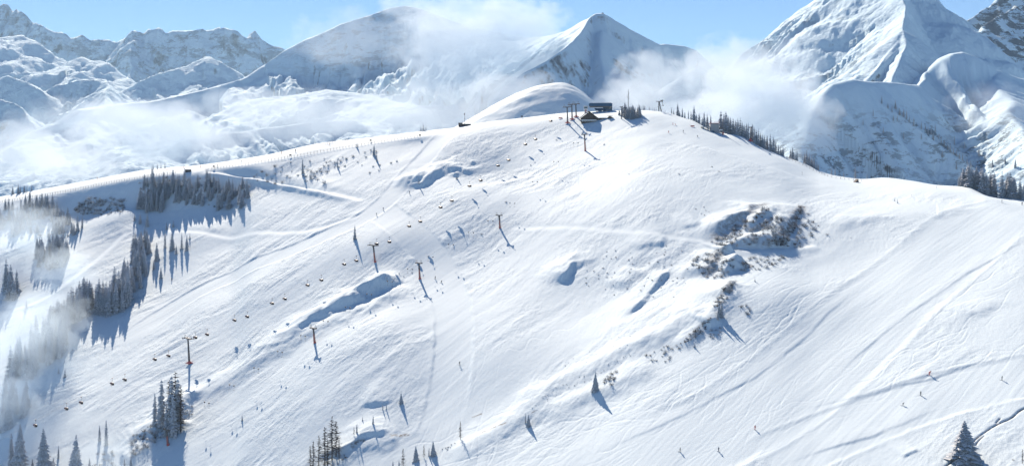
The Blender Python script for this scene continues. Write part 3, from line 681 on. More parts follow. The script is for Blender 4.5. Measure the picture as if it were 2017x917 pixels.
shrubs([(0,420),(40,408),(112,408),(140,432),(146,472),(60,470),(0,475)], 34, 8, (4,9), ['pale'], 'frosted bush in the hazy wood at the far left', 'bushes in the hazy wood')
# behind the ridge road
for i, (x, h) in enumerate([(25,17),(36,20),(40,14),(48,15),(53,12),(62,16)]): tree(x, 0, h, sm_ if i > 3 else sp, 'small dark spruce on the skyline at the far left end of the ridge road', 'spruces on the skyline at far left', rv.uniform(2,6))
for x, h in [(302,10),(310,12),(317,12),(325,13)]: tree(x, 0, h, sm_, 'small dark spruce in a row of four behind the ridge road', 'row of four spruces behind the road', rv.uniform(2,5))
for x, h in [(829,13),(834,17),(839,12)]: tree(x, 0, h, sm_, 'small spruce in the tight trio on the ridge left of the mast hut', 'trio of spruces on the ridge', 3)
# summit wood
for p in scatter([(1217,219),(1262,222),(1262,232),(1240,236),(1217,226)], 24, 3.4): tree(p[0], p[1], rv.uniform(10,22)*(1.25 if 1228 < p[0] < 1246 else 1), rv.choice([sp,sp,sl_]), 'dark spruce in the small wood beside the summit lift station', 'spruces beside the summit station', 0, 1.5)
for x, h in [(1258,15),(1263,10),(1267,13),(1269,9),(1279,11),(1285,8),(1289,9),(1293,8),(1303,7),(1310,7),(1256,10),(1270,12)]: tree(x, 0, h, sm_, 'tiny dark spruce on the skyline between the station and the A-shaped pylon', 'tiny spruces on the skyline', rv.uniform(2,8))
# trees along the right-hand skyline
for x, h in [(1323,9),(1327,7),(1335,18),(1339,8),(1344,13),(1349,9),(1356,12),(1361,12),(1367,21),(1372,12),(1377,14),(1383,12),(1387,19),(1393,19),(1400,20)]:
    tree(x, 0, h*1.5, rv.choice([sp, sp, sl_]), 'dark spruce on the skyline above the terrace of the concrete lift house', 'spruces left of the concrete house', rv.uniform(4,10))
for x, h in [(1420,26),(1426,24),(1430,26),(1434,22),(1439,20),(1444,19),(1449,18),(1453,20),(1458,22),(1462,18),(1466,16),(1470,18),(1474,20),(1482,22),(1486,20),(1490,18),(1494,21),(1498,18),(1502,17),(1506,16),(1511,18),(1517,20),(1524,18),(1528,14),(1533,12),(1538,10)]:
    tree(x, 0, h*1.7, rv.choice([sp, fs, sp]), 'dark spruce in the skyline row right of the concrete lift house', 'spruces right of the concrete house', rv.uniform(5,12))
for x, h in [(1542,13),(1557,14),(1561,17),(1566,10),(1570,14),(1585,16),(1589,20),(1594,18),(1599,16),(1604,15),(1609,12),(1612,9)]:
    tree(x, 0, h*1.5, rv.choice([sp, sp]), 'spruce on the falling skyline before the deep blue shaded face', 'spruces before the blue face', rv.uniform(5,12))
for x, h, k in [(1638,16,fs),(1645,18,fs),(1662,12,fs),(1685,22,sl_),(1708,12,sm_)]: tree(x, 0, h, k, 'small spruce half hidden behind the low dip of the skyline', 'spruces in the dip of the skyline', rv.uniform(8,16))
for p in scatter([(1880,0),(2025,0),(2025,10),(1880,10)], 34, 3.0):
    x = p[0]; h = np.interp(x, [1880,1890,1905,1925,1950,1975,2000,2025], [14,22,34,40,38,44,34,26])
    tree(x, 0, h*rv.uniform(1.0,1.5), rv.choice([sp, fs, sp]), 'tall dusted spruce in the dense row on the right skyline', 'spruces on the right skyline', rv.uniform(4,14), 1.35)
# spur trees
for i, (x, y) in enumerate([(1737,205),(1749,214),(1757,222),(1764,216),(1772,226),(1780,232),(1786,238),(1791,243),(1800,250),(1815,256),(1823,262),(1828,266),(1834,270),(1838,276),(1849,282),(1854,286),(1860,290),(1867,294),(1872,300),(1878,304),(1884,308),(1890,314),(1896,318),(1905,322),(1912,328),(1768,240),(1760,238),(1842,262),(1900,300),(1928,312),(1940,318),(1955,330),(1880,285),(1815,280),(1856,312),(1884,335),(1980,322),(2000,330),(1720,232),(1700,250),(1740,262),(1780,275)]):
    p, ok = SPUR.at(x, y)
    if ok: tree_at(p, rv.uniform(11,18)*p.y/F, rv.choice([sp, sl_]), 'small dark spruce scattered along the crest of the far wooded spur', 'spruces on the far spur')
# lower left
for x, y, h, k, l in [(40,945,112,'big_spruce','tall dusted spruce at the bottom left corner, second from the edge'),(22,930,78,sl_,'slim spruce at the very bottom left corner'),(85,958,116,'big_spruce','broad full spruce at the bottom left, tallest of the three'),(150,955,100,'big_spruce','broad spruce third from the bottom left corner'),
        (64,935,34,sp,'short spruce between two tall ones at bottom left'),(115,902,26,sl_,'small slim spruce between the broad ones at bottom left'),(105,930,32,sp,'small spruce right of the tallest one at bottom left'),
        (196,868,32,sl_,'short slim spruce left of a taller one above the shaded scrub'),(209,876,50,sl_,'slim spruce with bare lower trunk at lower left'),(176,925,26,sp,'small spruce right of the third broad spruce'),(245,922,22,sp,'tiny spruce by the bright bank at bottom left'),(258,926,30,sp,'small spruce right of the tiny one by the bright bank')]: tree(x, y, h, k, l)
for x, y, h, k in [(305,838,66,sl_),(318,842,96,sl_),(333,845,98,la),(338,850,112,sl_),(345,846,116,la),(350,848,104,sl_),(356,852,92,la),(341,858,84,sl_),(328,856,60,sl_)]: tree(x, y, h, k, 'very tall slim spruce in the gully group beside the tall grey pylon', 'tall slim spruces in the gully')
for x, y, h in [(617,925,58),(628,915,58),(640,915,76),(654,905,86),(662,898,70),(645,925,60),(611,922,46),(668,905,40)]: tree(x, y, h, la, 'bare brown larch in the group at the bottom, left of the middle', 'bare larches at the bottom', 0, 1.15)
for x, y, h, k, l in [(790,793,22,'big_spruce','dark little spruce at the upper end of the snow bank, right of two small ones'),(754,806,13,sl_,'tiny slim spruce on the snow bank, left of its twin'),(761,805,14,sl_,'tiny slim spruce on the snow bank, right of its twin'),(735,834,17,sl_,'thin brownish spruce on the smooth snow below the bank'),(714,827,9,sm_,'tiniest spruce on the smooth snow below the bank'),(703,851,19,sl_,'thin leaning spruce above the brown bank edge'),(697,856,17,la,'bare sapling left of the thin leaning spruce'),
        (907,864,36,la,'thin bare larch alone at the bottom middle'),(853,896,30,'big_spruce','rightmost full spruce in the bottom middle row'),(845,897,17,sl_,'thin spruce next to the rightmost full one'),(835,900,26,la,'bare larch between two spruces in the bottom middle row'),(819,906,30,'big_spruce','left full spruce in the bottom middle row'),(794,922,40,la,'tallest bare larch at the bottom edge of the middle row'),(786,925,22,sl_,'slim spruce at the bottom edge beside the bare larch'),(774,927,22,sl_,'slim spruce leftmost at the bottom edge of the middle row'),
        (1173,767,36,'big_spruce','single dark spruce in the middle of the white slope'),(1035,832,20,sl_,'left slim spruce of the pair on the white slope'),(1041,838,24,'big_spruce','right spruce of the pair with blue shadow'),(1416,622,28,sp,'left dark spruce above the big blue shadow'),(1422,624,32,sp,'right dark spruce above the big blue shadow'),(1414,628,18,sp,'low dark spruce in front of the big blue shadow'),
        (1368,683,12,sm_,'tiny spruce below the shrub line on the right slope'),(1487,554,10,sm_,'tiny spruce on the bare slope below the shrub gully'),(1762,396,8,sm_,'left tiny spruce alone on the right shoulder'),(1768,400,10,sm_,'right tiny spruce alone on the right shoulder'),(825,362,14,sl_,'spruce on the shaded knoll in the upper middle'),(900,352,16,sm_,'small spruce at the right of the shaded knoll'),(477,827,13,sm_,'tiny dark spruce on the slope below the tow lift'),
        (2014,912,30,la,'bare sapling at the bottom right corner')]: tree(x, y, h, k, l)
tree(1900, 908, 82, 'white_spruce', 'large snow crusted spruce beside the dark crack at the bottom right', None, 0, 1.55)
# shrubs
shrubs([(1400,478),(1440,450),(1480,425),(1512,405),(1518,412),(1470,455),(1440,484),(1405,484)], 56, 3.2, (4.6,11.1), ['dark','dark','pale'], 'dark leafless alder on the left rib of the upper shrub gully', 'alders on the left rib')
shrubs([(1450,484),(1475,458),(1510,428),(1540,428),(1545,450),(1530,484)], 74, 4, (4.6,11.1), ['pale','pale','dark'], 'frosted alder in the blue shaded middle of the upper shrub gully', 'alders in the shaded gully')
shrubs([(1526,488),(1540,465),(1560,440),(1575,408),(1584,412),(1566,450),(1545,485)], 44, 3, (4.6,11.1), ['dark'], 'dark alder on the steep right rib of the upper shrub gully', 'alders on the right rib')
shrubs([(1545,487),(1560,460),(1590,420),(1600,430),(1608,455),(1585,487)], 28, 5.5, (4.6,10.4), ['pale','dark'], 'alder on the open snow right of the shrub gully', 'alders right of the gully')
shrubs([(1358,515),(1385,500),(1420,492),(1412,520),(1395,548),(1385,540)], 36, 4, (4.0,10.4), ['dark','dark','pale'], 'alder left of the lower shaded pit under the cat track', 'alders left of the lower pit')
shrubs([(1405,548),(1420,515),(1445,508),(1450,540)], 18, 5, (4.0,9.1), ['pale','dark'], 'frosted alder inside the lower shaded pit', 'alders in the lower pit')
shrubs([(1452,520),(1480,505),(1545,505),(1545,515),(1500,530),(1460,540)], 24, 6, (4.0,10.4), ['dark','pale'], 'brown alder on the snow right of the lower pit', 'alders right of the lower pit')
shrubs([(1405,600),(1425,570),(1442,548),(1450,552),(1435,585),(1412,608)], 34, 3.2, (4.0,9.8), ['dark','pale'], 'brown alder on the rib above the big blue shadow', 'alders on the rib above the shadow')
shrubs([(1345,668),(1375,645),(1398,622),(1402,628),(1385,655),(1350,675)], 30, 4, (4.0,9.1), ['dark'], 'brown alder on the lower part of the long diagonal rib', 'alders low on the diagonal rib')
shrubs([(1390,660),(1405,648),(1425,645),(1418,662),(1400,668)], 9, 5, (3.4,7.8), ['pale'], 'frosted alder in the hollow below the big blue shadow', 'alders in the small hollow')
shrubs([(1455,600),(1480,585),(1482,620),(1465,622)], 6, 6, (4.6,10.4), ['pale'], 'pale frosted alder alone right of the big blue shadow', 'pale alders right of the shadow')
shrubs([(1262,705),(1285,690),(1320,678),(1345,668),(1340,690),(1310,715),(1270,715)], 18, 6, (3.4,7.8), ['dark','pale'], 'small alder along the diagonal rib in the middle of the slope', 'small alders on the diagonal rib')
shrubs([(1185,758),(1200,735),(1215,730),(1222,742),(1200,762)], 11, 4.5, (4.6,9.8), ['dark'], 'brown alder right of the single dark spruce', 'alders beside the single spruce')
shrubs([(1035,803),(1090,762),(1150,735),(1240,695),(1245,705),(1170,745),(1100,778),(1045,808)], 42, 5, (1.2,3.0), ['dark'], 'tiny brown twig bush in the dotted line across the white slope', 'dotted line of twig bushes', .7)
shrubs([(1100,720),(1250,640),(1330,600),(1340,610),(1260,670),(1110,735)], 22, 9, (1.2,2.6), ['dark'], 'tiny brown bush in the upper thin dotted line across the slope', 'upper dotted line of bushes', .7)
shrubs([(1150,505),(1260,480),(1340,480),(1370,520),(1340,590),(1250,600),(1180,570),(1130,560)], 60, 8, (1.8,4.6), ['dark','pale','dark'], 'small alder scattered over the hummocky snow left of the shrub gully', 'alders on the hummocky snow', .9)
shrubs([(1355,405),(1400,408),(1395,425),(1365,425)], 6, 7, (2,3.5), ['dark'], 'small dark bush in the loose cluster above the shrub gully', 'bushes above the gully')
shrubs([(500,330),(560,322),(640,312),(700,308),(705,320),(640,345),(560,362),(500,362)], 44, 7, (3.5,8), ['pale'], 'rounded frosted bush on the blue shaded bank below the ridge fence', 'frosted bushes on the shaded bank')
shrubs([(596,348),(625,330),(660,340),(640,362),(610,366)], 8, 9, (6,10), ['pale'], 'large rounded frosted bush on the lit foot of the bank', 'large frosted bushes on the bank')
shrubs([(700,300),(760,292),(800,300),(770,340),(720,345)], 12, 10, (3,6), ['pale'], 'frosted bush below the right end of the ridge fence', 'frosted bushes below the fence end')
shrubs([(140,402),(200,385),(250,395),(240,420),(180,425),(150,420)], 60, 5, (6,12), ['pale','dark'], 'frosted bush on the shaded face under the road at left', 'frosted bushes under the road')
shrubs([(248,885),(262,858),(300,838),(345,838),(355,850),(330,862),(290,882),(262,905)], 40, 6, (6,11), ['pale','dark','pale'], 'frosted alder in the shaded gully under the tall slim spruces', 'alders in the lower left gully')
shrubs([(180,905),(200,885),(222,885),(225,920),(190,925)], 12, 7, (6,10), ['pale'], 'frosted bush at the bottom left beneath the bare trunked spruce', 'frosted bushes at bottom left')
shrubs([(362,812),(378,798),(386,802),(372,828)], 7, 5, (4,6), ['dark','pale'], 'bush in the gully at the foot of the tall grey pylon shadow', 'bushes under the pylon')
shrubs([(625,917),(680,895),(685,905),(640,925)], 9, 6, (4,7), ['dark'], 'brown bush under the bare larches', 'bushes under the larches')
shrubs([(862,888),(885,874),(897,872),(880,886)], 7, 4, (2.5,4.5), ['dark'], 'small brown bush between the bottom middle row and the lone larch', 'small bushes at the bottom middle')
shrubs([(755,548),(800,528),(815,535),(770,562)], 6, 7, (2,4), ['pale'], 'thin frosted twig bush on the edge of the blue shaded gully', 'twig bushes on the gully edge')
for x, y, r, k, l in [(1239,343,2.6,'dark','small round dark bush on the upper right slope'),(1338,343,4,'pale','blue grey rock bush left of a pair on the upper slope'),(1402,329,4,'pale','grey bush upper left of a pair on the upper slope'),(1416,338,4,'pale','grey bush lower right of a pair on the upper slope'),(997,398,5,'pale','grey bush on the hollow slope above the tow pylon'),(948,462,4,'pale','slim grey bush on the slope left of the tow pylon'),(1628,462,7,'pale','round frosted bush apart to the right of the shrub gully'),(1676,468,2.4,'dark','small black bush on the right slope above the piste'),(1612,445,4,'dark','upright dark bush right of the shrub gully'),(1096,276,3.5,'pale','grey bush below the summit pylons'),(1045,326,3.5,'pale','grey bush on the slope under the summit'),(1190,285,5,'pale','bluish bush in the shaded dip below the hut'),(1996,905,4,'dark','small bush left of the bottom right sapling'),(1946,915,3,'pale','tiny bush right of the snow crusted spruce')]:
    shrub_at(x, y, r, k, l)
# ================================================================== LIFTS, HUTS, FENCES, PEOPLE
M_STEEL = plain('weathered_steel', (.13, .12, .12), .5, .3); M_RUST = plain('red_primer_steel', (.36, .13, .11), .6, .1); M_PAD = plain('red_safety_pad', (.55, .10, .09), .6)
M_DARK = plain('dark_wood', (.085, .06, .05), .8, 0, .35, 5); M_BLUE = plain('blue_sheet_metal', (.03, .085, .16), .35, .4, .15); M_GLASS = plain('dark_glass', (.05, .08, .10), .1, 0, .1)
M_WHITE = plain('white_panel', (.75, .75, .74), .5, 0, .06); M_CONC = plain('concrete', (.36, .36, .37), .85, 0, .15); M_HOOD = plain('dark_red_hood', (.11, .045, .04), .3, 0, .15); M_SEAT = plain('black_seat', (.05, .045, .045), .6)
M_POST = plain('fence_wood', (.12, .095, .085), .9, 0, .3); M_PINK = plain('snow_roof', (.84, .87, .92), .8, 0, .03); M_STONE = plain('plaster', (.5, .5, .5), .8, 0, .1)
def tower(top, base, span, label, group, primer=True, pad=1.6, two=True, line=None, sheave=2.6):
    """lift pylon from picture points; span = crossarm length in metres; line = plan direction of the rope"""
    p = ground(*base); t = Vector(((top[0]-CX)/F*p.y, p.y, CZ+(HY-top[1])/F*p.y))-p; H = t.length
    e = empty('lift_pylon', p); tag(e, label, 'lift pylon', group)
    ln = Vector((line[0], line[1], 0)).normalized() if line else Vector((.7,.7,0)); ac = Vector((ln.y, -ln.x, 0))
    b = MB(); b.bar(Vector((0,0,-1.5)), t*.98, .62, .36, 10); child('mast', b.mesh('mast'), M_STEEL if not primer else M_RUST, e)
    if primer:
        b = MB(); b.bar(t*.60, t, .52, .40, 10); child('mast_head', b.mesh('mast_head'), M_STEEL, e)
    b = MB(); Mx = Matrix((ac, ln, Vector((0,0,1)))).transposed(); b.box(t+Vector((0,0,.1)), (span, .5, .55), M=Mx)
    for s in (-1, 1): b.bar(t-Vector((0,0,1.4)), t+ac*s*span*.3, .12, .12, 5)
    child('crossarm', b.mesh('crossarm'), M_STEEL, e)
    for s in (-1, 1):
        b = MB(); c = t+ac*(s*span*.5)+Vector((0,0,-.1)); b.box(c, (.35, sheave, .3), M=Mx)
        for q in (-.42, -.15, .15, .42): b.bar(c+ln*sheave*q-ac*.18+Vector((0,0,.28)), c+ln*sheave*q+ac*.18+Vector((0,0,.28)), .28, .28, 8)
        child('sheave_train', b.mesh('sheave_train'), M_STEEL, e)
        if two:
            b = MB(); c = t+ac*(s*span*.36); q = [c+Vector((0,0,.3)), c+Vector((0,0,1.9)), c+ac*s*span*.2+Vector((0,0,1.9)), c+ac*s*span*.2+Vector((0,0,.1))]; b.path(q, .09, 5)
            child('lifting_frame', b.mesh('lifting_frame'), M_STEEL, e)
    b = MB(); b.bar(t*.06+Vector((.7,-.3,0)), t*.97+Vector((.5,-.3,0)), .09, .07, 5); child('ladder', b.mesh('ladder'), M_STEEL, e)
    if pad:
        b = MB(); b.lathe([(.8,0),(.85,.2),(.8,pad),(.6,pad+.12)], n=10)
        if pad > 1.2: b.add([(-2.6,-.1,.5),(-.9,-.25,.1),(-.9,-.25,1.3),(2.6,-.1,.5),(.9,-.25,.1),(.9,-.25,1.3),(-2.6,.1,.5),(-.9,.05,.1),(-.9,.05,1.3),(2.6,.1,.5),(.9,.05,.1),(.9,.05,1.3)], [(0,1,2),(3,5,4),(6,8,7),(9,10,11),(0,6,7,1),(2,8,6,0),(3,4,10,9),(5,3,9,11)])
        child('safety_pad', b.mesh('safety_pad'), M_PAD, e)
    return p+t, ac, ln, span
PA = [((370,666),(373,716)),((735,483),(739,516)),((1117,211),(1118,243))]
PBt = [((328,846),(331,876)),((617,646),(620,675)),((825,518),(827,549)),((983,424),(985,449)),((1151,265),(1153,297))]
ga = ground(373,716); gb = ground(1118,243); la_ = (gb-ga).to_2d()
gba = ground(331,876); gbb = ground(1153,297); lb_ = (gbb-gba).to_2d()
tagA = 'chairlift pylons'; tagB = 'tow lift pylons'
TA = [tower(*PA[0], 6.6, 'tall grey chairlift pylon with red padded foot above the slim spruces at lower left', tagA, False, line=la_, sheave=4.0),
      tower(*PA[1], 6.4, 'chairlift pylon with reddish lower mast left of the middle, below the lone spruce', tagA, True, pad=.8, line=la_, sheave=4.0),
      tower(*PA[2], 6.2, 'leftmost of the three chairlift pylons close together at the summit', tagA, False, line=la_, sheave=3.0)]
tower((1126,206),(1127,236), 6.2, 'middle one of the three chairlift pylons close together at the summit', tagA, False, line=la_, sheave=3); tower((1134,205),(1135,231), 6.2, 'rightmost of the three chairlift pylons close together at the summit', tagA, False, line=la_, sheave=3)
TB = [tower(*PBt[0], 4.6, 'tow lift pylon rising from the shaded scrub at the bottom left', tagB, True, .9, line=lb_, sheave=1.6),
      tower(*PBt[1], 4.6, 'red tow lift pylon on the white spur left of the middle, second from the bottom', tagB, True, .8, line=lb_, sheave=1.6),
      tower(*PBt[2], 4.6, 'red tow lift pylon at the top end of the blue shaded gully', tagB, True, .8, line=lb_, sheave=1.6),
      tower(*PBt[3], 4.6, 'tow lift pylon in the middle of the upper slope', tagB, True, .4, line=lb_, sheave=1.6),
      tower(*PBt[4], 4.6, 'highest tow lift pylon just below the summit hut, with a long leaning shadow', tagB, True, .4, line=lb_, sheave=1.6)]
# end supports of the tow lift beside the summit wood
for x, y0_, y1_, l in [(1224,211,234,'left steel post of the tow lift end beside the summit wood'),(1231,213,234,'middle steel post of the tow lift end beside the summit wood'),(1237,216,233,'right steel post with white cap at the tow lift end')]:
    p = ground(x, y1_); h = (y1_-y0_)*p.y/F; e = empty('lift_post', p); tag(e, l, 'lift post', 'posts of the tow lift end')
    b = MB(); b.bar((0,0,-1), (0,0,h), .42, .3, 8); child('post', b.mesh('post'), M_STEEL, e)
    b = MB(); b.box((0,0,h+.2), (2.4,.6,.5)); b.bar((-1,-.4,h+.1), (-1,.4,h+.1), .4, .4, 8); b.bar((1,-.4,h+.1), (1,.4,h+.1), .4, .4, 8); child('head_beam', b.mesh('head_beam'), M_WHITE if 'white' in l else M_STEEL, e)
# A-shaped pylon on the skyline
p = ground(1299, 0, 3); h = 21*p.y/F; e = empty('lift_pylon', p); tag(e, 'A-shaped lift pylon with a crossbar on the skyline right of the summit', 'lift pylon')
for s in (-1, 1):
    b = MB(); b.bar((s*1.1+.6,0,-1), (-.4+s*.2,0,h*.92), .5, .35, 8); child('leg', b.mesh('leg'), M_STEEL, e)
b = MB(); b.box((0,0,h*.93), (5.6,.5,.55)); b.box((2.0,0,h*1.02), (2.2,.4,.8)); child('crossarm', b.mesh('crossarm'), M_STEEL, e)
b = MB(); b.bar((2.6,0,h*.9), (2.9,0,h*.6), .12, .12, 5); b.box((2.9,0,h*.56), (1.0,.6,.7)); child('hanger', b.mesh('hanger'), M_STEEL, e)
TC = tower((1479,251),(1478,279), 7.4, 'wide T-shaped lift pylon with a red padded foot in the skyline trees', None, False, 2.4, line=(1.2,-.35), two=False)
# ---- chairs of the chairlift
def chair_meshes():
    b = MB(); b.bar((0,0,0), (0,0,-2.4), .07, .07, 6); b.bar((0,0,-2.4), (-1.1,0,-2.6), .06, .06, 5); b.bar((0,0,-2.4), (1.1,0,-2.6), .06, .06, 5); b.box((0,0,.02), (.35,.8,.3))
    hang = b.mesh('hanger')
    b = MB(); b.box((0,-.1,-3.75), (2.9,.75,.16)); b.box((0,.33,-3.35), (2.9,.14,.85)); b.bar((-1.4,.2,-3.7), (-1.2,0,-2.6), .05, .05, 5); b.bar((1.4,.2,-3.7), (1.2,0,-2.6), .05, .05, 5); b.bar((-1.2,-.55,-4.2), (1.2,-.55,-4.2), .05, .05, 5)
    seat = b.mesh('seat')
    b = MB(); n = 8; vs = []; prof = [(.42+.0, -3.05), (.45,-2.75), (.2,-2.48), (-.25,-2.42), (-.62,-2.6), (-.8,-2.95), (-.82,-3.3)]
    for y, z in prof: vs += [(-1.5,y,z),(-1.35,y*.98,z+.06),(1.35,y*.98,z+.06),(1.5,y,z)]
    fs_ = []
    for k in range(len(prof)-1):
        for i in range(3): fs_.append((k*4+i, k*4+i+1, k*4+i+5, k*4+i+4))
    b.add(vs, fs_, True); hood = b.mesh('hood'); return hang, seat, hood
HANG, SEAT, HOOD = chair_meshes()
for me, m_ in ((HANG, M_STEEL), (SEAT, M_SEAT), (HOOD, M_HOOD)): me.materials.append(m_)
def on_line(px, a, b):
    """depth at which the picture column px crosses the plan line a-b"""
    k = (px-CX)/F; dx, dy = b.x-a.x, b.y-a.y; t = (k*a.y-a.x)/(dx-k*dy); return a.y+t*dy
CH_R = [(160,793),(246,748),(332,701),(408,659),(487,624),(561,589),(633,552),(702,514),(767,477),(828,437),(890,396),(947,356),(1002,316),(1055,275)]
CH_L = [(70,838),(131,805),(221,756),(305,708),(385,665),(462,631),(536,598),(606,562),(678,521),(742,481),(806,446),(868,409),(925,367),(981,327),(1035,285),(1085,239)]
ropes = []; ang = math.atan2(la_.y, la_.x)-math.pi/2
ac = TA[0][1]
for side, lst, nm in ((1, CH_R, 'right'), (-1, CH_L, 'left')):
    A0 = TA[0][0]+ac*side*3.1; A1 = TA[2][0]+ac*side*3.1; hp = []
    for x, y in lst:
        Y = min(on_line(x, A0, A1), ground(x, y).y-13); q = W(x, y, Y)+Vector((0,0,3.4)); hp.append(q)
        e = empty('chairlift_chair', q, ang); tag(e, 'dark red hooded chair hanging from the long chairlift climbing to the summit', 'lift chair', 'chairs of the chairlift')
        child('hanger', HANG, None, e); child('seat', SEAT, None, e); child('hood', HOOD, None, e)
    ropes.append((sorted(hp+[TA[0][0]+ac*side*3.2+Vector((0,0,.35)), TA[1][0]+ac*side*3.2+Vector((0,0,.35)), TA[2][0]+ac*side*3.1+Vector((0,0,.35))], key=lambda v: v.y), 'steel rope of the chairlift, '+('uphill side nearer the tow lift' if side > 0 else 'downhill side nearer the forest')))
for hp, l in ropes:
    hp = [hp[0]+(hp[0]-hp[3])*1.2]+hp
    b = MB(); b.path(hp, .022, 4); tag(link('haul_rope', b.mesh('haul_rope'), M_STEEL), l, 'cable')
# ---- drag lift hangers
b = MB(); b.lathe([(.15,-.3),(.42,-.28),(.46,0),(.42,.28),(.15,.3)], n=8); DRUM = b.mesh('spring_box'); DRUM.materials.append(M_STEEL)
b = MB(); b.bar((0,0,-.3), (0,0,-2.6), .035, .035, 4); b.bar((-.6,0,-2.6), (.6,0,-2.6), .06, .06, 5); TBAR = b.mesh('tow_stick'); TBAR.materials.append(M_SEAT)
tl = [(a[0], a[1]) for a in TB]
for side in (-1, 1):
    line = [t+acx*side*2.2+Vector((0,0,.2)) for t, acx in tl]
    b = MB(); b.path([line[0]+(line[0]-line[1])*.8]+line+[line[-1]+(line[-1]-line[-2])*.9], .018, 4); tag(link('haul_rope', b.mesh('haul_rope'), M_STEEL), 'steel rope of the tow lift, '+('right hand side' if side > 0 else 'left hand side, nearer the chairlift'), 'cable')
    for i in range(4):
        n = [6, 5, 4, 4][i]
        for k in range(n):
            q = line[i].lerp(line[i+1], (k+.55)/n)-Vector((0,0,.45)); e = empty('tow_hanger', q); tag(e, 'small dark tow bar with its round spring box hanging from the tow lift rope', 'tow bar', 'tow bars of the tow lift')
            child('spring_box', DRUM, None, e); child('tow_stick', TBAR, None, e)
# ---- summit station
p = ground(1184, 221)+Vector((0, 6, 0)); s = p.y/F
e = empty('lift_station', p, R(-4)); tag(e, 'blue metal chairlift top station under the round hill', 'lift station')
L = 46*s; zr = 18.5*s
b = MB(); prof = [(-.5,0),(-.5,.75),(-.44,.95),(.44,1.0),(.5,.8),(.5,.0)]
b.prism([(x*L, zr-2.8+z*2.8) for x, z in prof], -4.0, 4.0); child('roof', b.mesh('roof'), M_BLUE, e)
b = MB(); b.box((0,0,zr-3.25), (L*.94,7.0,.9)); child('machinery', b.mesh('machinery'), M_STEEL, e)
b = MB(); b.box((-L*.02,0,(zr-4.3)/2-.6), (3.2,2.6,zr-3.2), taper=1.0); b.box((-L*.02,0,zr-5.4), (7.5,3.4,1.9), taper=1.35); child('column', b.mesh('column'), M_BLUE, e)
f_ = MB(); f_.box((L*.30,2,zr*.30), (L*.40,5,zr*.62)); wl = child('cabin', f_.mesh('cabin'), M_BLUE, e)
b = MB(); 
for i in range(4): b.box((L*.30+(i-1.5)*1.7,-.56,zr*.42), (1.3,.1,1.3))
o = link('window', b.mesh('window'), M_GLASS, wl)
f_ = MB(); f_.box((-L*.63,-1,zr*.48), (3.6,3.4,2.9)); cb = child('control_cabin', f_.mesh('control_cabin'), M_WHITE, e)
b = MB(); b.box((-L*.63,-2.74,zr*.50), (2.7,.08,1.4)); link('window', b.mesh('window'), M_GLASS, cb)
b = MB(); b.box((-L*.63,-1,zr*.48+1.65), (4.2,4.0,.3)); link('roof', b.mesh('roof'), M_PINK, cb)
b = MB(); b.box((-L*.63,-1,zr*.15), (1.2,1.2,zr*.5)); link('post', b.mesh('post'), M_PAD, cb)
# ---- summit hut
p = ground(1160, 244)+Vector((0,2.5,1.6)); s = p.y/F
e = empty('mountain_hut', p, 0); tag(e, 'dark timber hut with broad gable roof in front of the blue lift station', 'hut')
w2 = 14.5*s; hw = 9*s; hp_ = 22*s; dp = 9.0
b = MB(); b.box((0,dp/2,hw/2-1.8), (w2*2,dp,hw+3.6)); b.prism([(-w2,hw-.01),(w2,hw-.01),(0,hp_-1.2)], .02, dp-.02); wall = child('wall', b.mesh('wall'), M_DARK, e)
b = MB(); q = w2+1.4; zo = hw-.6
for sgn in (-1, 1): b.prism([(0,hp_-.5),(sgn*q,zo),(sgn*q,zo+.35),(0,hp_)], -1.3, dp+1)
b.box((0,-.75,hw-1.4), (w2*2.1,1.5,.25)); child('roof', b.mesh('roof'), M_DARK, e)
b = MB()
for sgn in (-1, 1): b.prism([(0,hp_+.02),(sgn*q*.98,zo+.37),(sgn*q*.98,zo+.67),(0,hp_+.35)], .6, dp+.9)
child('roof_snow', b.mesh('roof_snow'), M_PINK, e)
b = MB(); b.box((0,-1.45,hw-2.3), (w2*2.05,.12,.9)); child('balcony', b.mesh('balcony'), M_WHITE, e)
for i in range(6):
    b = MB(); x = (i-2.5)*w2*.31; b.box((x,-.03,hw*.30), (1.1,.1,1.2)); wd = child('window', b.mesh('window'), M_GLASS, e)
    b = MB(); zc = hw*.30
    ring = [(x+u*s1, y_, zc+v*s2) for y_ in (-.13, -.02) for (s1, s2) in ((.70,.78),(.52,.58)) for (u, v) in ((-1,-1),(1,-1),(1,1),(-1,1))]
    fr = []
    for i_ in range(4):
        j_ = (i_+1) % 4; fr += [(i_, j_, 4+j_, 4+i_), (8+i_, 12+i_, 12+j_, 8+j_), (i_, 8+i_, 8+j_, j_), (4+i_, 4+j_, 12+j_, 12+i_)]
    b.add(ring, fr); link('frame', b.mesh('frame'), M_WHITE, wd)
b = MB(); b.box((w2+5.2,dp*.55,hw*.42), (10,5,hw*.9)); ax = child('annex', b.mesh('annex'), M_DARK, e)
b = MB(); b.box((w2+5.2,dp*.55,hw*.92), (10.6,6.2,.35)); link('roof', b.mesh('roof'), M_PINK, ax)
b = MB(); b.box((-w2*.45,dp*.6,hp_-.6), (.9,.9,2.4)); child('chimney', b.mesh('chimney'), M_STONE, e)
# terrace furniture heap beside the hut
p = ground(1202, 233); e = empty('wood_stack', p); tag(e, 'low dark stack of timber on the snow right of the hut', 'wood stack')
b = MB(); rr = random.Random(5)
for k in range(4):
    for i in range(9-k*2): b.bar((-2.2+i*.55+k*.5, -.8, .25+k*.45), (-2.2+i*.55+k*.5+rr.uniform(-.1,.1), 1.6, .25+k*.45), .25, .25, 7)
child('logs', b.mesh('logs'), M_DARK, e)
b = MB(); b.box((-.2,.4,2.1), (4.2,2.8,.14)); child('cover', b.mesh('cover'), M_SEAT, e)
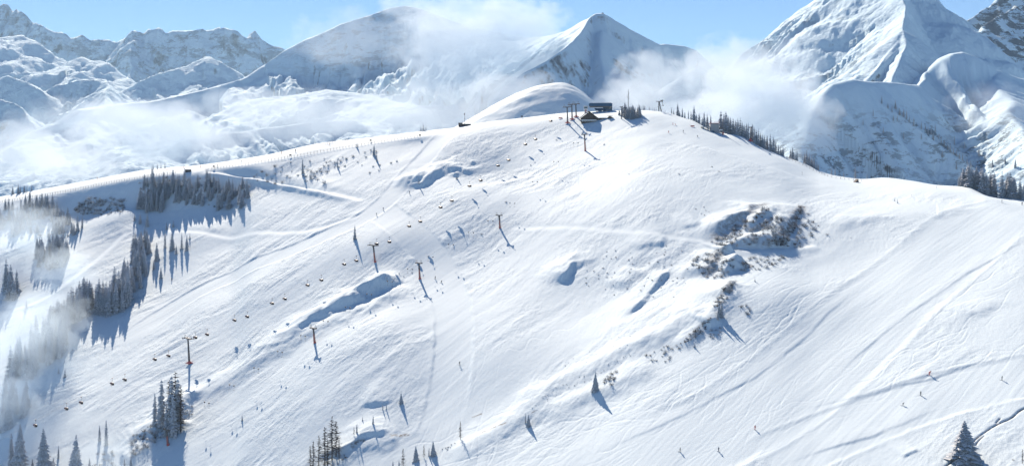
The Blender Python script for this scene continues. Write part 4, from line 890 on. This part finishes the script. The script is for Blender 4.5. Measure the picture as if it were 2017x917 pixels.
# ---- mast in the summit wood
p = ground(1237.5, 222); s = p.y/F; H = 46*s; e = empty('radio_mast', p); tag(e, 'thin radio mast with aerials rising out of the summit wood', 'mast')
b = MB()
for a in range(3):
    c, d = math.cos(a*2.094)*.45, math.sin(a*2.094)*.45; b.bar((c,d,-1), (c*.5,d*.5,H*.8), .11, .08, 5)
for k in range(12):
    z = H*.8*k/12; r = .45*(1-k/24)
    for a in range(3): b.bar((math.cos(a*2.094)*r, math.sin(a*2.094)*r, z), (math.cos(a*2.094+2.094)*r, math.sin(a*2.094+2.094)*r, z+H*.066), .06, .06, 4)
child('lattice', b.mesh('lattice'), M_STEEL, e)
b = MB(); b.bar((0,0,H*.78), (0,0,H), .16, .1, 6); child('tip', b.mesh('tip'), M_STEEL, e)
for z, dx in ((.62,.6),(.66,-.6),(.86,.35)):
    b = MB(); b.box((dx,-.1,H*z), (.45,.35,1.8)); child('aerial', b.mesh('aerial'), M_WHITE, e)
# ---- hut with mast on the ridge left of the summit
p = ground(914, 248); s = p.y/F; e = empty('ski_patrol_hut', p, R(5)); tag(e, 'low dark hut on the ridge left of the summit, beside a thin mast', 'hut')
b = MB(); b.box((-2.9,2.2,1.1), (3.2,3.4,3.2)); b.box((2.2,2.2,.7), (6.8,3.0,2.4)); wall = child('wall', b.mesh('wall'), M_DARK, e)
b = MB(); b.box((-2.9,2.2,2.8), (3.8,4,.22)); b.box((2.2,2.2,2.0), (7.2,3.6,.2)); child('roof', b.mesh('roof'), M_STEEL, e)
for x in (-2.9, 1.0, 3.4):
    b = MB(); b.box((x,.49 if x < 0 else .69,1.2), (1.0,.08,.8)); child('window', b.mesh('window'), M_GLASS, e)
b = MB(); b.box((4.4,.69,.75), (.9,.1,1.9)); child('door', b.mesh('door'), M_POST, e)
p = ground(915, 246)+Vector((0,4.5,0)); H = 27*s; e = empty('weather_mast', p); tag(e, 'thin weather mast standing behind the low dark ridge hut', 'mast')
b = MB(); b.bar((0,0,-1), (0,0,H), .2, .14, 6); child('pole', b.mesh('pole'), M_STEEL, e)
b = MB(); b.box((-.25,0,H-1.2), (.9,.5,1.2)); b.bar((-.9,0,H*.55), (.9,0,H*.55), .09, .09, 5); child('instruments', b.mesh('instruments'), M_STEEL, e)
# ---- shed on the ridge road, signboards, fences
p = ground(370, 339); e = empty('road_shed', p, R(4)); tag(e, 'small dark shed with a snowy flat roof beside the ridge road', 'shed')
b = MB(); b.box((0,1,.9), (4.8,2,2.4)); child('wall', b.mesh('wall'), M_DARK, e)
b = MB(); b.box((0,1,2.3), (5.2,2.6,.35)); child('roof', b.mesh('roof'), M_PINK, e)
for x in (-1.5, .1, 1.6):
    b = MB(); b.box((x,-.03,1.0), (.9,.08,.9)); child('shutter', b.mesh('shutter'), M_SEAT, e)
for x, y, l in [(421,331,'small dark notice board at the left end of the ridge fence'),(572,309,'dark notice board halfway along the ridge fence'),(730,280,'dark notice board on the ridge fence, right of the middle'),(827,270,'dark ticket box at the right end of the ridge fence'),(1028,233,'dark marker board before the shaded foot of the round hill')]:
    p = ground(x, y); e = empty('notice_board', p); tag(e, l, 'notice board')
    b = MB(); b.bar((-.6,0,-.6), (-.6,0,2.2), .07, .07, 5); b.bar((.6,0,-.6), (.6,0,2.2), .07, .07, 5); child('posts', b.mesh('posts'), M_POST, e)
    b = MB(); b.box((0,-.1,1.6), (1.7,.12,1.1)); child('board', b.mesh('board'), M_SEAT, e)
def fence(pts, step, hgt, label, rails=(.55,1.0), group=None, r=.08):
    w_ = []
    for x in np.arange(pts[0][0], pts[-1][0], .5): w_.append(ground(x, pchip([q[0] for q in pts], [q[1] for q in pts], np.array([x]))[0]))
    out = [w_[0]]
    for q in w_:
        if (q.to_2d()-out[-1].to_2d()).length >= step: out.append(q)
    o0 = out[0].copy(); e = empty('fence', o0); tag(e, label, 'fence', group)
    b = MB(); b.bar((0,0,-.6), (0,0,hgt), r, r*.85, 5); pm = b.mesh('post'); pm.materials.append(M_POST)
    for q in out[:99]:
        c = child('post', pm, None, e); c.location = q-o0; c.rotation_euler = (rv.uniform(-.06,.06), rv.uniform(-.06,.06), 0); c.scale.z = rv.uniform(.85,1.12)
    b = MB()
    for z in rails: b.path([q-o0+Vector((0,0,hgt*z+rv.uniform(-.06,.06))) for q in out[:99]], r*.4, 4)
    child('rails', b.mesh('rails'), M_POST, e)
FL = [(0,399),(52,391),(105,382),(160,372),(209,361.5),(255,354),(301,346.5),(350,341)]
fence(FL, 2.2, 1.75, 'weathered post and rail fence along the ridge road, left part up to the shed', r=.13)
FM = [(404,335),(450,329),(500,321.5),(565,311),(631,299.5),(709,286.5),(770,277),(827,268.5)]
fence(FM, 2.6, 1.7, 'weathered post and rail fence along the ridge road above the blue shaded bank', r=.13)
FU = [(640,284),(665,279.5),(690,276)]
fence(FU, 2.0, 1.5, 'short dark barrier on the upper edge of the ridge road', r=.1)
fence([(1488,286),(1530,303),(1580,325),(1640,350),(1700,357)], 3.0, 1.3, 'low fence along the right hand skyline before the blue face', (.4,.9), r=.09)
# ---- concrete lift house among the skyline trees
p = ground(1410, 263)+Vector((0,7,-1)); s = p.y/F; e = empty('lift_house', p, R(-3)); tag(e, 'grey concrete lift house with red railing on its flat roof among the skyline trees', 'lift house')
b = MB(); b.box((0,0,20*s/2), (17*s,7,20*s+2)); child('wall', b.mesh('wall'), M_CONC, e)
b = MB(); b.box((0,0,20*s+1.2), (18*s,7.8,.35)); child('roof', b.mesh('roof'), M_PAD, e)
b = MB()
for i in range(8): b.bar(((i-3.5)*2.4*s,-3.6,20*s+1.3), ((i-3.5)*2.4*s,-3.6,20*s+3.3), .06, .06, 4)
b.bar((-8.4*s,-3.6,20*s+2.4), (8.4*s,-3.6,20*s+2.4), .05, .05, 4); child('railing', b.mesh('railing'), M_PAD, e)
b = MB(); b.box((-17*s,.5,16*s), (18*s,6,.4)); b.box((-21*s,.5,8*s), (.6,4,16*s)); b.box((-12*s,.5,8*s), (.6,4,16*s)); child('terrace', b.mesh('terrace'), M_STONE, e)
b = MB(); b.box((-4*s,-3.53,5*s), (2.2,.1,2.6)); child('door', b.mesh('door'), M_BLUE, e)
p = ground(1424, 266); s = p.y/F; e = empty('lift_post', p); tag(e, 'tall dark post with a red wrapped foot right of the concrete lift house', 'lift post')
b = MB(); b.bar((0,0,-1), (0,0,30*s), .3, .22, 8); child('post', b.mesh('post'), M_STEEL, e)
b = MB(); b.lathe([(.6,0),(.66,.2),(.62,2.3),(.4,2.5)], n=9); child('safety_pad', b.mesh('safety_pad'), M_PAD, e)
b = MB(); b.box((-1.6,0,10*s), (2.6,.5,.8)); child('lamp_panel', b.mesh('lamp_panel'), M_WHITE, e)
p = ground(1688, 359); e = empty('wood_shelter', p, R(20)); tag(e, 'little dark wooden lean-to on the dip of the right skyline', 'shelter')
b = MB(); b.prism([(-1.6,0),(1.6,0),(1.2,2.2),(.9,2.2)], 0, 2.2); child('wall', b.mesh('wall'), M_DARK, e)
b = MB(); b.box((-.1,1.1,1.35), (3.4,2.8,.14), M=Matrix.Rotation(R(-40), 3, 'Y')); child('roof', b.mesh('roof'), M_DARK, e)
for x, y, h, l in [(1682,360,18,'thin tall marker pole left of the wooden lean-to'),(1656,352,9,'thin short marker pole further left of the wooden lean-to'),(1265,238,6,'thin slalom pole on the summit slope'),(1580,345,7,'thin pole on the smooth slope below the right skyline'),(1845,372,6,'thin piste pole on the right shoulder'),(1796,388,5,'short piste pole on the right shoulder below the skyline')]:
    p = ground(x, y); e = empty('marker_pole', p); tag(e, l, 'marker pole'); b = MB(); b.bar((0,0,-.5), (0,0,h*p.y/F), .07, .06, 5); child('pole', b.mesh('pole'), M_POST, e)
    b = MB(); b.lathe([(.12,h*p.y/F*.7),(.12,h*p.y/F*.95)], n=6); child('marker', b.mesh('marker'), M_PAD if x < 1300 else M_POST, e)
# summit hut on the far pyramid
pp = W(1187, 28, 2600); e = empty('summit_shelter', pp); tag(e, 'tiny dark shelter on top of the far pyramid peak', 'shelter')
b = MB(); b.box((0,0,0), (4.6,4,4)); child('wall', b.mesh('wall'), M_DARK, e)
b = MB(); b.prism([(-2.8,1.9),(2.8,1.9),(0,3.4)], -2.4, 2.4); child('roof', b.mesh('roof'), M_DARK, e)
# ---- people
def body(pose):
    J = {'pel':(0,0,.95),'che':(0,-.02,1.30),'nec':(0,-.03,1.47),'hed':(0,-.05,1.60),'top':(0,-.05,1.74),'hl':(.11,0,.92),'hr':(-.11,0,.92),'kl':(.14,-.12,.52),'kr':(-.14,-.12,.52),'al':(.15,.02,.10),'ar':(-.15,.02,.10),'fl':(.15,-.17,.07),'fr':(-.15,-.17,.07),
         'sl':(.20,-.02,1.40),'sr':(-.20,-.02,1.40),'el':(.32,-.05,1.13),'er':(-.32,-.05,1.13),'wl':(.32,-.28,.98),'wr':(-.32,-.28,.98)}
    if pose == 'tuck':
        for k, v in {'pel':(0,.15,.72),'che':(0,-.16,1.0),'nec':(0,-.28,1.14),'hed':(0,-.36,1.24),'top':(0,-.40,1.37),'hl':(.12,.13,.7),'hr':(-.12,.13,.7),'kl':(.17,-.22,.48),'kr':(-.17,-.22,.48),'sl':(.2,-.2,1.08),'sr':(-.2,-.2,1.08),'el':(.33,-.3,.85),'er':(-.33,-.3,.85),'wl':(.3,-.52,.82),'wr':(-.3,-.52,.82)}.items(): J[k] = v
    if pose == 'wave':
        for k, v in {'el':(.40,-.08,1.58),'wl':(.52,-.12,1.86),'er':(-.42,0,1.20),'wr':(-.62,-.12,1.05),'kl':(.22,-.14,.50),'al':(.30,.02,.10),'fl':(.32,-.17,.07)}.items(): J[k] = v
    E_ = [('pel','che'),('che','nec'),('nec','hed'),('hed','top'),('pel','hl'),('pel','hr'),('hl','kl'),('hr','kr'),('kl','al'),('kr','ar'),('al','fl'),('ar','fr'),('che','sl'),('che','sr'),('sl','el'),('sr','er'),('el','wl'),('er','wr')]
    ra = {'pel':.16,'che':.18,'nec':.075,'hed':.12,'top':.09,'hl':.12,'hr':.12,'kl':.085,'kr':.085,'al':.07,'ar':.07,'fl':.06,'fr':.06,'sl':.09,'sr':.09,'el':.065,'er':.065,'wl':.055,'wr':.055}
    ks = list(J); me = bpy.data.meshes.new('person_skeleton'); me.from_pydata([J[k] for k in ks], [(ks.index(a), ks.index(b_)) for a, b_ in E_], [])
    o = bpy.data.objects.new('person_skeleton', me); COL.objects.link(o)
    o.modifiers.new('s', 'SKIN'); sv = me.skin_vertices[0].data
    for i, k in enumerate(ks): sv[i].radius = (ra[k], ra[k]); sv[i].use_root = (k == 'pel')
    o.modifiers.new('u', 'SUBSURF').levels = 1
    dg = bpy.context.evaluated_depsgraph_get(); out = bpy.data.meshes.new_from_object(o.evaluated_get(dg)); out.name = 'person_'+pose
    bpy.data.objects.remove(o); bpy.data.meshes.remove(me)
    hz = J['nec'][2]+.02; pz = J['pel'][2]+.03
    mi = [0 if f.center.z > pz and f.center.z < hz else (1 if f.center.z <= pz else 2) for f in out.polygons]
    out.polygons.foreach_set('material_index', mi); out.polygons.foreach_set('use_smooth', [True]*len(mi))
    return out, J
BODY = {k: body(k) for k in ('stand', 'tuck', 'wave')}
M_SKIN = plain('skin', (.5, .33, .26), .5, 0, .05); M_TROU = plain('dark_trousers', (.04, .045, .055), .8)
JK = {'black': plain('black_jacket', (.035,.04,.045), .7), 'red': plain('red_jacket', (.55,.05,.05), .7), 'grey': plain('grey_jacket', (.2,.21,.23), .7), 'orange': plain('orange_jacket', (.7,.25,.06), .7), 'navy': plain('navy_jacket', (.05,.07,.14), .7)}
bodies = {}
b = MB(); b.box((.15,-.05,.015), (.09,1.7,.03)); SKI_L = b.mesh('ski'); b = MB(); b.box((-.15,-.05,.015), (.09,1.7,.03)); SKI_R = b.mesh('ski')
for me in (SKI_L, SKI_R): me.materials.append(JK['navy'])
hm = {}
def person(px, py, pose, jk, label, rz=None, group=None, ski=True, k=1.0):
    p = ground(px, py)
    if (pose, jk) not in bodies:
        me = BODY[pose][0].copy(); me.materials.clear()
        for m_ in (JK[jk], M_TROU, M_SKIN): me.materials.append(m_)
        bodies[(pose, jk)] = me
    e = link('person', bodies[(pose, jk)]); e.location = p; e.rotation_euler = (R(6), 0, rv.uniform(-2, 2) if rz is None else rz); e.scale = (k*1.12,)*3
    tag(e, label, 'person', group)
    if pose not in hm:
        J = BODY[pose][1]; b = MB(); c = Vector(J['top']); b.lathe([(.05,.10),(.11,.08),(.145,.0),(.145,-.07),(.12,-.08)][::-1], c+Vector((0,.01,-.06)), 8); hm[pose] = b.mesh('helmet'); hm[pose].materials.append(JK['black'])
    child('helmet', hm[pose], None, e)
    if ski: child('ski', SKI_L, None, e); child('ski', SKI_R, None, e)
    return e
person(905, 718, 'wave', 'black', 'skier in black with one arm raised on the groomed lane in the middle', .4)
person(1339, 889, 'stand', 'black', 'skier in black at the bottom right, left of another black clad skier', 1.0); person(1415, 888, 'stand', 'navy', 'skier in navy at the bottom right, right of the black clad skier', .6); person(1487, 845, 'stand', 'red', 'skier in a red jacket on the lower right piste', .3)
person(1778, 798, 'tuck', 'grey', 'grey clad skier crouching on the lower right piste'); person(1813, 778, 'stand', 'black', 'upright black skier on the lower right piste below the red figure', .5); person(1973, 748, 'stand', 'black', 'black skier near the right picture edge', .8)
person(1830, 738, 'tuck', 'red', 'bulky crouching skier in bright red above the lower right piste', 1.2, k=1.35)
person(857, 549, 'stand', 'black', 'upper skier of two on the groomed lane by the red tow pylon'); person(869, 556, 'tuck', 'black', 'lower skier of two on the groomed lane by the red tow pylon'); person(755, 413, 'stand', 'navy', 'skier at the crossing of the pistes in the upper middle'); person(742, 424, 'stand', 'grey', 'grey skier lower left of the one at the piste crossing'); person(807, 381, 'stand', 'navy', 'skier on the slope below the shaded knoll')
person(338, 552, 'stand', 'black', 'lone skier on the wide slope right of the forest strip'); person(1317, 262, 'stand', 'red', 'skier in red on the upper right slope, leftmost of three'); person(1346, 261, 'stand', 'grey', 'grey skier in the middle of three on the upper right slope'); person(1374, 270, 'tuck', 'black', 'black crouching skier, rightmost of three on the upper right slope')
person(1325, 246, 'stand', 'red', 'left person in red of the close pair below the skyline'); person(1331, 247, 'tuck', 'red', 'right crouching person in red of the close pair below the skyline')
person(582, 299, 'stand', 'black', 'black walker on the ridge road in the middle of the left half', k=1.2); person(555, 303, 'stand', 'orange', 'walker in orange on the ridge road left of the black walker'); person(649, 286, 'stand', 'orange', 'walker in orange on the ridge road near the short barrier'); person(788, 269, 'stand', 'orange', 'walker in orange near the right end of the ridge road'); person(475, 319, 'stand', 'grey', 'grey walker on the ridge road right of the shed'); person(428, 328, 'stand', 'black', 'black walker right beside the left notice board'); person(395, 330, 'stand', 'orange', 'walker in orange just right of the road shed'); person(362, 331, 'stand', 'red', 'walker in bright red above the road shed'); person(329, 337, 'stand', 'orange', 'walker in orange left of the road shed'); person(192, 353, 'stand', 'orange', 'walker in orange far left on the ridge road')
person(1165, 227, 'stand', 'red', 'left person of two standing above the hut roof', ski=False); person(1169, 227, 'stand', 'black', 'right person of two standing above the hut roof', ski=False); person(1176, 223, 'stand', 'red', 'person in red at the foot of the station column')
person(1973, 399, 'stand', 'navy', 'left skier of two at the right end of the skyline', k=1.1); person(2013, 404, 'stand', 'black', 'right skier of two at the right end of the skyline', k=1.1)
# red safety nets on the summit plateau
for x, y, l in [(1104,234,'short bright red safety net left of the summit pylons'),(1364,250,'short orange safety net on the upper right slope')]:
    p = ground(x, y); e = empty('safety_net', p, R(8)); tag(e, l, 'safety net')
    b = MB()
    for i in range(3): b.bar((-1.6+i*1.6,0,-.4), (-1.6+i*1.6,0,1.3), .05, .05, 5)
    child('poles', b.mesh('poles'), M_POST, e); b = MB(); b.box((0,.07,.7), (3.2,.03,.9)); child('net', b.mesh('net'), M_PAD, e)
# ================================================================== DRIFTING CLOUD
def cloud(name, px, py, Y, rx, ry, dep, dens, scale=1.6, seed=0, thr=.0, soft=.4, amp=2.3, rot=0, aniso=.25, tint=(.86, .935, 1)):
    c = W(px, py, Y); a, b_ = rx*Y/F, ry*Y/F
    bm = bmesh.new(); bmesh.ops.create_icosphere(bm, subdivisions=3, radius=1.0)
    me = bpy.data.meshes.new(name); bm.to_mesh(me); bm.free()
    m = bpy.data.materials.new('drifting_cloud'); m.use_nodes = True; nt = m.node_tree; nt.nodes.remove(nt.nodes['Principled BSDF'])
    out = nt.nodes['Material Output']; pv = nt.nodes.new('ShaderNodeVolumePrincipled')
    pv.inputs['Color'].default_value = (*tint, 1); pv.inputs['Anisotropy'].default_value = aniso; pv.inputs['Density Attribute'].default_value = ''
    tc = nt.nodes.new('ShaderNodeTexCoord'); ob = tc.outputs['Object']
    ln = nt.nodes.new('ShaderNodeVectorMath'); ln.operation = 'LENGTH'; nt.links.new(ob, ln.inputs[0])
    mp = nt.nodes.new('ShaderNodeMapping'); mp.inputs['Location'].default_value = (seed*3.17, seed*1.31, seed*.77); k = max(a, b_, dep); mp.inputs['Scale'].default_value = (a/k*1.0, dep/k, b_/k*1.25); nt.links.new(ob, mp.inputs['Vector'])
    n = noise_node(nt, mp.outputs[0], scale*1.6, 6, .62)
    v = math_(nt, 'ADD', math_(nt, 'MULTIPLY', math_(nt, 'SUBTRACT', 1.0, ln.outputs['Value']), 1.25), math_(nt, 'SUBTRACT', math_(nt, 'MULTIPLY', math_(nt, 'SUBTRACT', n, .5), amp*1.5), .22+thr))
    d = math_(nt, 'MULTIPLY', ramp(nt, v, 0, soft), dens*1.0)
    nt.links.new(d, pv.inputs['Density']); nt.links.new(pv.outputs[0], out.inputs['Volume'])
    o = link(name, me, m); o.location = c; o.scale = (a, dep, b_); o.rotation_euler = (0, R(rot), 0)
    tag(o, kind='stuff'); return o
CL = [  # px, py, Y, rx, ry, depth, density
    (40,300,1500,130,70,160,.009,1.9,1), (150,325,1300,140,55,130,.009,1.8,2), (290,262,1500,150,85,150,.013,1.7,3), (180,235,2300,170,50,200,.003,2.0,4), (420,290,1500,110,50,120,.006,1.9,5),
    (600,235,1700,230,70,200,.004,1.7,6), (800,225,1700,220,70,200,.005,1.7,7), (500,215,2300,180,45,200,.003,1.8,17),
    (930,110,2500,180,125,220,.008,1.7,8), (1020,50,2550,120,70,180,.007,1.9,9), (700,80,2750,170,75,140,.0022,2.2,10), (860,30,2700,150,55,140,.006,1.9,11), (1000,190,1900,130,60,160,.005,1.8,18),
    (1285,170,1700,100,85,120,.009,1.9,12), (1240,195,1500,90,45,100,.009,1.7,13), (1430,140,1600,110,80,140,.012,1.7,14), (1500,205,1350,140,100,140,.020,1.5,15), (1590,250,1300,75,75,80,.010,1.9,16), (1400,225,1250,130,50,100,.014,1.7,19), (1540,140,1900,90,75,120,.004,2.0,20), (1950,215,1500,90,60,90,.003,2.0,25),
    (50,455,-30,110,70,40,.014,1.8,21), (55,680,-35,135,130,46,.016,1.7,22), (120,525,-30,90,60,34,.012,1.9,23), (0,800,-30,100,90,40,.018,1.8,24), (110,620,-30,95,70,32,.010,2.0,26), (215,895,-22,80,55,26,.010,2.0,27)]
CL = [c if c[2] > 0 else (c[0], c[1], ground(c[0], c[1]).y+c[2], *c[3:]) for c in CL]
for c in CL:
    cloud('mist' if c[2] < 1000 else 'cloud', *c[:9], aniso=.5 if c[2] < 1000 else .05, amp=1.5 if c[2] < 1000 else 2.3, tint=(.76, .89, 1) if c[2] < 1000 else (.86, .935, 1))

# ---- the air itself: one even box of pale haze
if HAZE > 0:
    b = MB(); b.box((0, 4500, 345), (16000, 12000, 1810)); me = b.mesh('haze')
    m = bpy.data.materials.new('haze'); m.use_nodes = True; nt = m.node_tree; nt.nodes.remove(nt.nodes['Principled BSDF'])
    pv = nt.nodes.new('ShaderNodeVolumePrincipled'); pv.inputs['Color'].default_value = (.55, .78, 1, 1); pv.inputs['Density'].default_value = HAZE; pv.inputs['Anisotropy'].default_value = .2; pv.inputs['Density Attribute'].default_value = ''
    nt.links.new(pv.outputs[0], nt.nodes['Material Output'].inputs['Volume'])
    tag(link('haze', me, m), kind='stuff')
# ================================================================== light, sky, camera
cam = bpy.data.objects.new('camera', bpy.data.cameras.new('camera')); COL.objects.link(cam); sc.camera = cam
cam.location = (0, 0, CZ); cam.rotation_euler = (R(90), 0, 0)
cam.data.sensor_width = 36; cam.data.lens = 36*F/2017; cam.data.shift_y = -(458.5-HY)/2017; cam.data.clip_start = 1; cam.data.clip_end = 200000
sun = bpy.data.lights.new('sun', 'SUN'); sun.energy = SUN_STR; sun.angle = R(.53); sun.color = (1, .865, .71)
so = bpy.data.objects.new('sun', sun); COL.objects.link(so); so.rotation_euler = (-SUN).to_track_quat('-Z', 'Y').to_euler()
w = bpy.data.worlds.new('World'); sc.world = w; w.use_nodes = True; nt = w.node_tree
sky = nt.nodes.new('ShaderNodeTexSky'); sky.sky_type = 'NISHITA'; sky.sun_disc = False
sky.sun_elevation = SUN_EL; sky.sun_rotation = SUN_AZ
sky.altitude = 1900; sky.air_density = SKY_AIR; sky.dust_density = SKY_DUST; sky.ozone_density = SKY_OZ
bg = nt.nodes['Background']; bg.inputs[1].default_value = SKY_STR; nt.links.new(sky.outputs[0], bg.inputs[0])
vs = sc.view_settings; vs.view_transform = 'Standard'; vs.look = 'None'; vs.exposure = EXPO; vs.gamma = 1; vs.use_curve_mapping = False
cy = sc.cycles
cy.max_bounces = 10; cy.diffuse_bounces = 1; cy.volume_bounces = 8; cy.transparent_max_bounces = 16; cy.caustics_reflective = cy.caustics_refractive = False
cy.volume_step_rate = 1.0; cy.volume_max_steps = 96
cy.use_denoising = True; cy.denoiser = 'OPENIMAGEDENOISE'; cy.denoising_input_passes = 'RGB_ALBEDO_NORMAL'
cy.sample_clamp_indirect = 8
